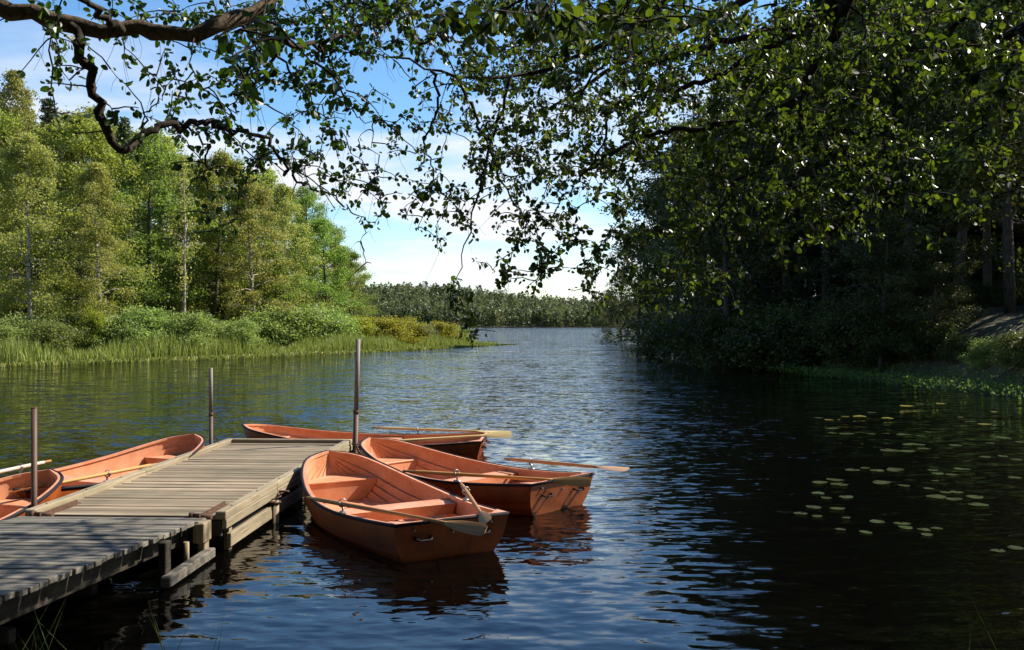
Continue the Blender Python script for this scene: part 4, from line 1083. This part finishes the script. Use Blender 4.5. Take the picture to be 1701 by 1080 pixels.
LC = [(90, 70, 90, 60, 10, 4, 5, 4), (230, 100, 110, 70, 16, 4.4, 6, 4), (330, 140, 120, 70, 34, 4.6, 6.5, 5), (440, 120, 110, 90, 55, 4.6, 7, 6), (575, 60, 90, 60, 75, 5.5, 7, 7), (430, 250, 150, 60, 46, 5, 7, 5),
      (560, 230, 110, 90, 50, 5.5, 7.5, 5), (605, 320, 40, 40, 12, 6, 7, 5), (375, 370, 60, 45, 10, 5, 6, 4), (330, 25, 300, 25, 44, 4.6, 7, 5), (560, 280, 90, 50, 16, 6, 7, -1), (590, 430, 25, 55, 6, 6.2, 6.6, -1),
      (480, 70, 90, 70, 9, 2.2, 2.9, 3), (390, 110, 60, 50, 5, 2.1, 2.6, 3), (650, 130, 70, 100, 14, 6, 7, 4), (150, 175, 90, 40, 7, 4.4, 5.2, 3), (300, -120, 700, 110, 130, 4, 7.5, 7)]
LBX = [(-6.5, -.6, 3., 9., 5.4, 7.8, 330, 8)]
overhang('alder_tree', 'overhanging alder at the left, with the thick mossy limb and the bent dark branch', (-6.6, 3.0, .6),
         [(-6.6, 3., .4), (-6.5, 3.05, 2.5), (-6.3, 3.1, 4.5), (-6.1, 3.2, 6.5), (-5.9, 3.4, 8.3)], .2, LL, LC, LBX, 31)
RLm = [
 ([(6.4, 4.2, 4.6, 0), (1820, 20, 5.6), (1701, 42, 5.6), (1640, 62, 5.6), (1560, 76, 5.6), (1500, 86, 5.7), (1478, 112, 5.8), (1440, 142, 5.9), (1375, 220, 6.1), (1402, 250, 6.2), (1417, 300, 6.2)], .055, .004, AB),
 ([(6.2, 4.4, 6.0, 0), (1560, -160, 5.8), (1440, -60, 5.8), (1410, 10, 5.8), (1380, 75, 5.9), (1345, 125, 5.9), (1338, 168, 6.)], .06, .022, AB),
 ([(1410, 10, 5.8), (1300, 62, 6.), (1225, 112, 6.2), (1110, 150, 6.4), (1025, 176, 6.6), (998, 242, 6.8), (960, 300, 7.)], .024, .003, AB),
 ([(1440, -60, 5.8), (1350, 32, 6.), (1170, 76, 6.3), (1075, 104, 6.5), (1040, 86, 6.7), (980, 130, 7.), (940, 190, 7.2)], .024, .004, AB),
 ([(1340, 160, 6.), (1240, 200, 6.2), (1160, 214, 6.3), (1090, 222, 6.4), (1035, 240, 6.5), (975, 290, 6.7), (940, 322, 6.8), (905, 380, 6.9)], .02, .002, AB),
 ([(1338, 168, 6.), (1310, 250, 6.1), (1225, 300, 6.2), (1195, 350, 6.3), (1130, 435, 6.5)], .016, .002, AB),
 ([(6., 4.5, 6.2, 0), (1300, -220, 6.), (1180, -90, 6.3), (1110, -10, 6.4), (1075, 30, 6.5), (1000, 75, 7.2), (950, 96, 7.3), (900, 118, 7.3), (850, 126, 7.2), (800, 129, 7.), (760, 129, 6.8), (695, 107, 6.7), (645, 95, 6.6)], .05, .005, AB),
 ([(762, 130, 6.8), (793, 204, 6.9), (822, 274, 7.), (863, 352, 7.1), (890, 400, 7.1)], .012, .002, AB),
 ([(692, 106, 6.7), (703, 76, 6.7), (745, 66, 6.8), (790, 85, 6.9)], .010, .003, AB),
 ([(715, 118, 6.7), (727, 172, 6.8), (708, 230, 6.9), (722, 300, 7.), (700, 345, 7.)], .009, .002, AB),
 ([(850, 126, 6.8), (800, 300, 6.9), (770, 410, 7.), (762, 480, 7.)], .010, .002, AB),
 ([(1402, 250, 6.2), (1455, 330, 6.4), (1440, 380, 6.4)], .008, .002, AB),
 ([(1560, 76, 5.6), (1600, 20, 5.5), (1540, -30, 5.3)], .02, .008, AB),
 ([(1701, 42, 5.6), (1665, 140, 5.5), (1630, 220, 5.4)], .014, .003, AB),
 ([(6.2, 4.5, 5.8, 0), (4.2, 7.0, 6.0, 0), (2.4, 9.2, 5.7, 0), (1.0, 10.4, 5.2, 0), (.2, 11., 4.8, 0)], .07, .01, AB),
 ([(6.2, 4.4, 5.6, 0), (4.6, 5.2, 6.4, 0), (3., 6.4, 6.8, 0), (1.6, 7.6, 6.9, 0)], .06, .012, AB),
 ([(6.3, 4.3, 5.4, 0), (4.8, 4.0, 6.2, 0), (2.8, 4.2, 6.5, 0), (.8, 4.6, 6.2, 0)], .055, .012, AB),
 ([(6.3, 4.4, 6.2, 0), (6.0, 6., 7.0, 0), (5.2, 7.8, 7.4, 0)], .05, .012, AB),
 ([(6.2, 4.5, 6.6, 0), (7.2, 6.5, 7.4, 0), (7.8, 9., 8., 0)], .06, .012, AB),
 ([(6.2, 4.4, 6.8, 0), (8., 4.8, 7.8, 0), (9.4, 5.6, 8.2, 0)], .05, .012, AB),
]
RC = [(730, 55, 100, 60, 60, 5.4, 9, 6), (700, 200, 80, 60, 14, 6.4, 7.2, 4), (735, 330, 50, 65, 36, 6.6, 7.4, 5), (850, 140, 110, 100, 170, 6, 10.5, 7), (850, 290, 80, 80, 70, 6.4, 9, 6), (905, 415, 85, 60, 64, 6.4, 7.4, 6),
      (760, 480, 50, 45, 9, 6.6, 7.2, 4), (790, 535, 35, 25, 10, 6.6, 7.1, 4), (1000, 100, 160, 90, 260, 5.5, 11.5, 8), (1000, 255, 130, 90, 200, 6, 10.5, 8), (1065, 385, 80, 90, 50, 6, 7, 6), (1200, 90, 200, 90, 330, 4.6, 10, 8),
      (1240, 255, 160, 100, 200, 5, 8, 7), (1300, 350, 120, 70, 85, 5.6, 6.8, 7), (1450, 120, 180, 100, 150, 4.2, 6.4, 7), (1420, 300, 100, 70, 80, 5.4, 6.6, 7), (1600, 80, 120, 80, 60, 4.2, 6, 6), (1650, 200, 80, 90, 40, 4.2, 6, 6),
      (1610, 330, 90, 80, 22, 4.8, 6, 5), (1100, 470, 70, 50, 26, 6.2, 7, 5), (1000, 470, 40, 50, 16, 6.4, 7, 4), (880, 40, 110, 50, 30, 2.4, 3.6, 5), (1080, 30, 150, 40, 30, 2.6, 4, 5), (640, 20, 80, 40, 30, 5, 6.6, 6), (1180, 480, 60, 40, 10, 6, 6.8, 5),
      (1200, -120, 600, 100, 190, 4.2, 8.5, 8), (930, -60, 180, 90, 160, 6, 11.5, 9)]
RBX = [(.5, 6.5, 3., 8.2, 5.8, 7.8, 420, 11), (3., 10., 3., 11., 5.6, 9., 620, 12), (.3, 4.5, 7.5, 11., 5.2, 7., 240, 9), (.1, 3., 8.3, 11.3, 4.6, 6.2, 130, 8)]
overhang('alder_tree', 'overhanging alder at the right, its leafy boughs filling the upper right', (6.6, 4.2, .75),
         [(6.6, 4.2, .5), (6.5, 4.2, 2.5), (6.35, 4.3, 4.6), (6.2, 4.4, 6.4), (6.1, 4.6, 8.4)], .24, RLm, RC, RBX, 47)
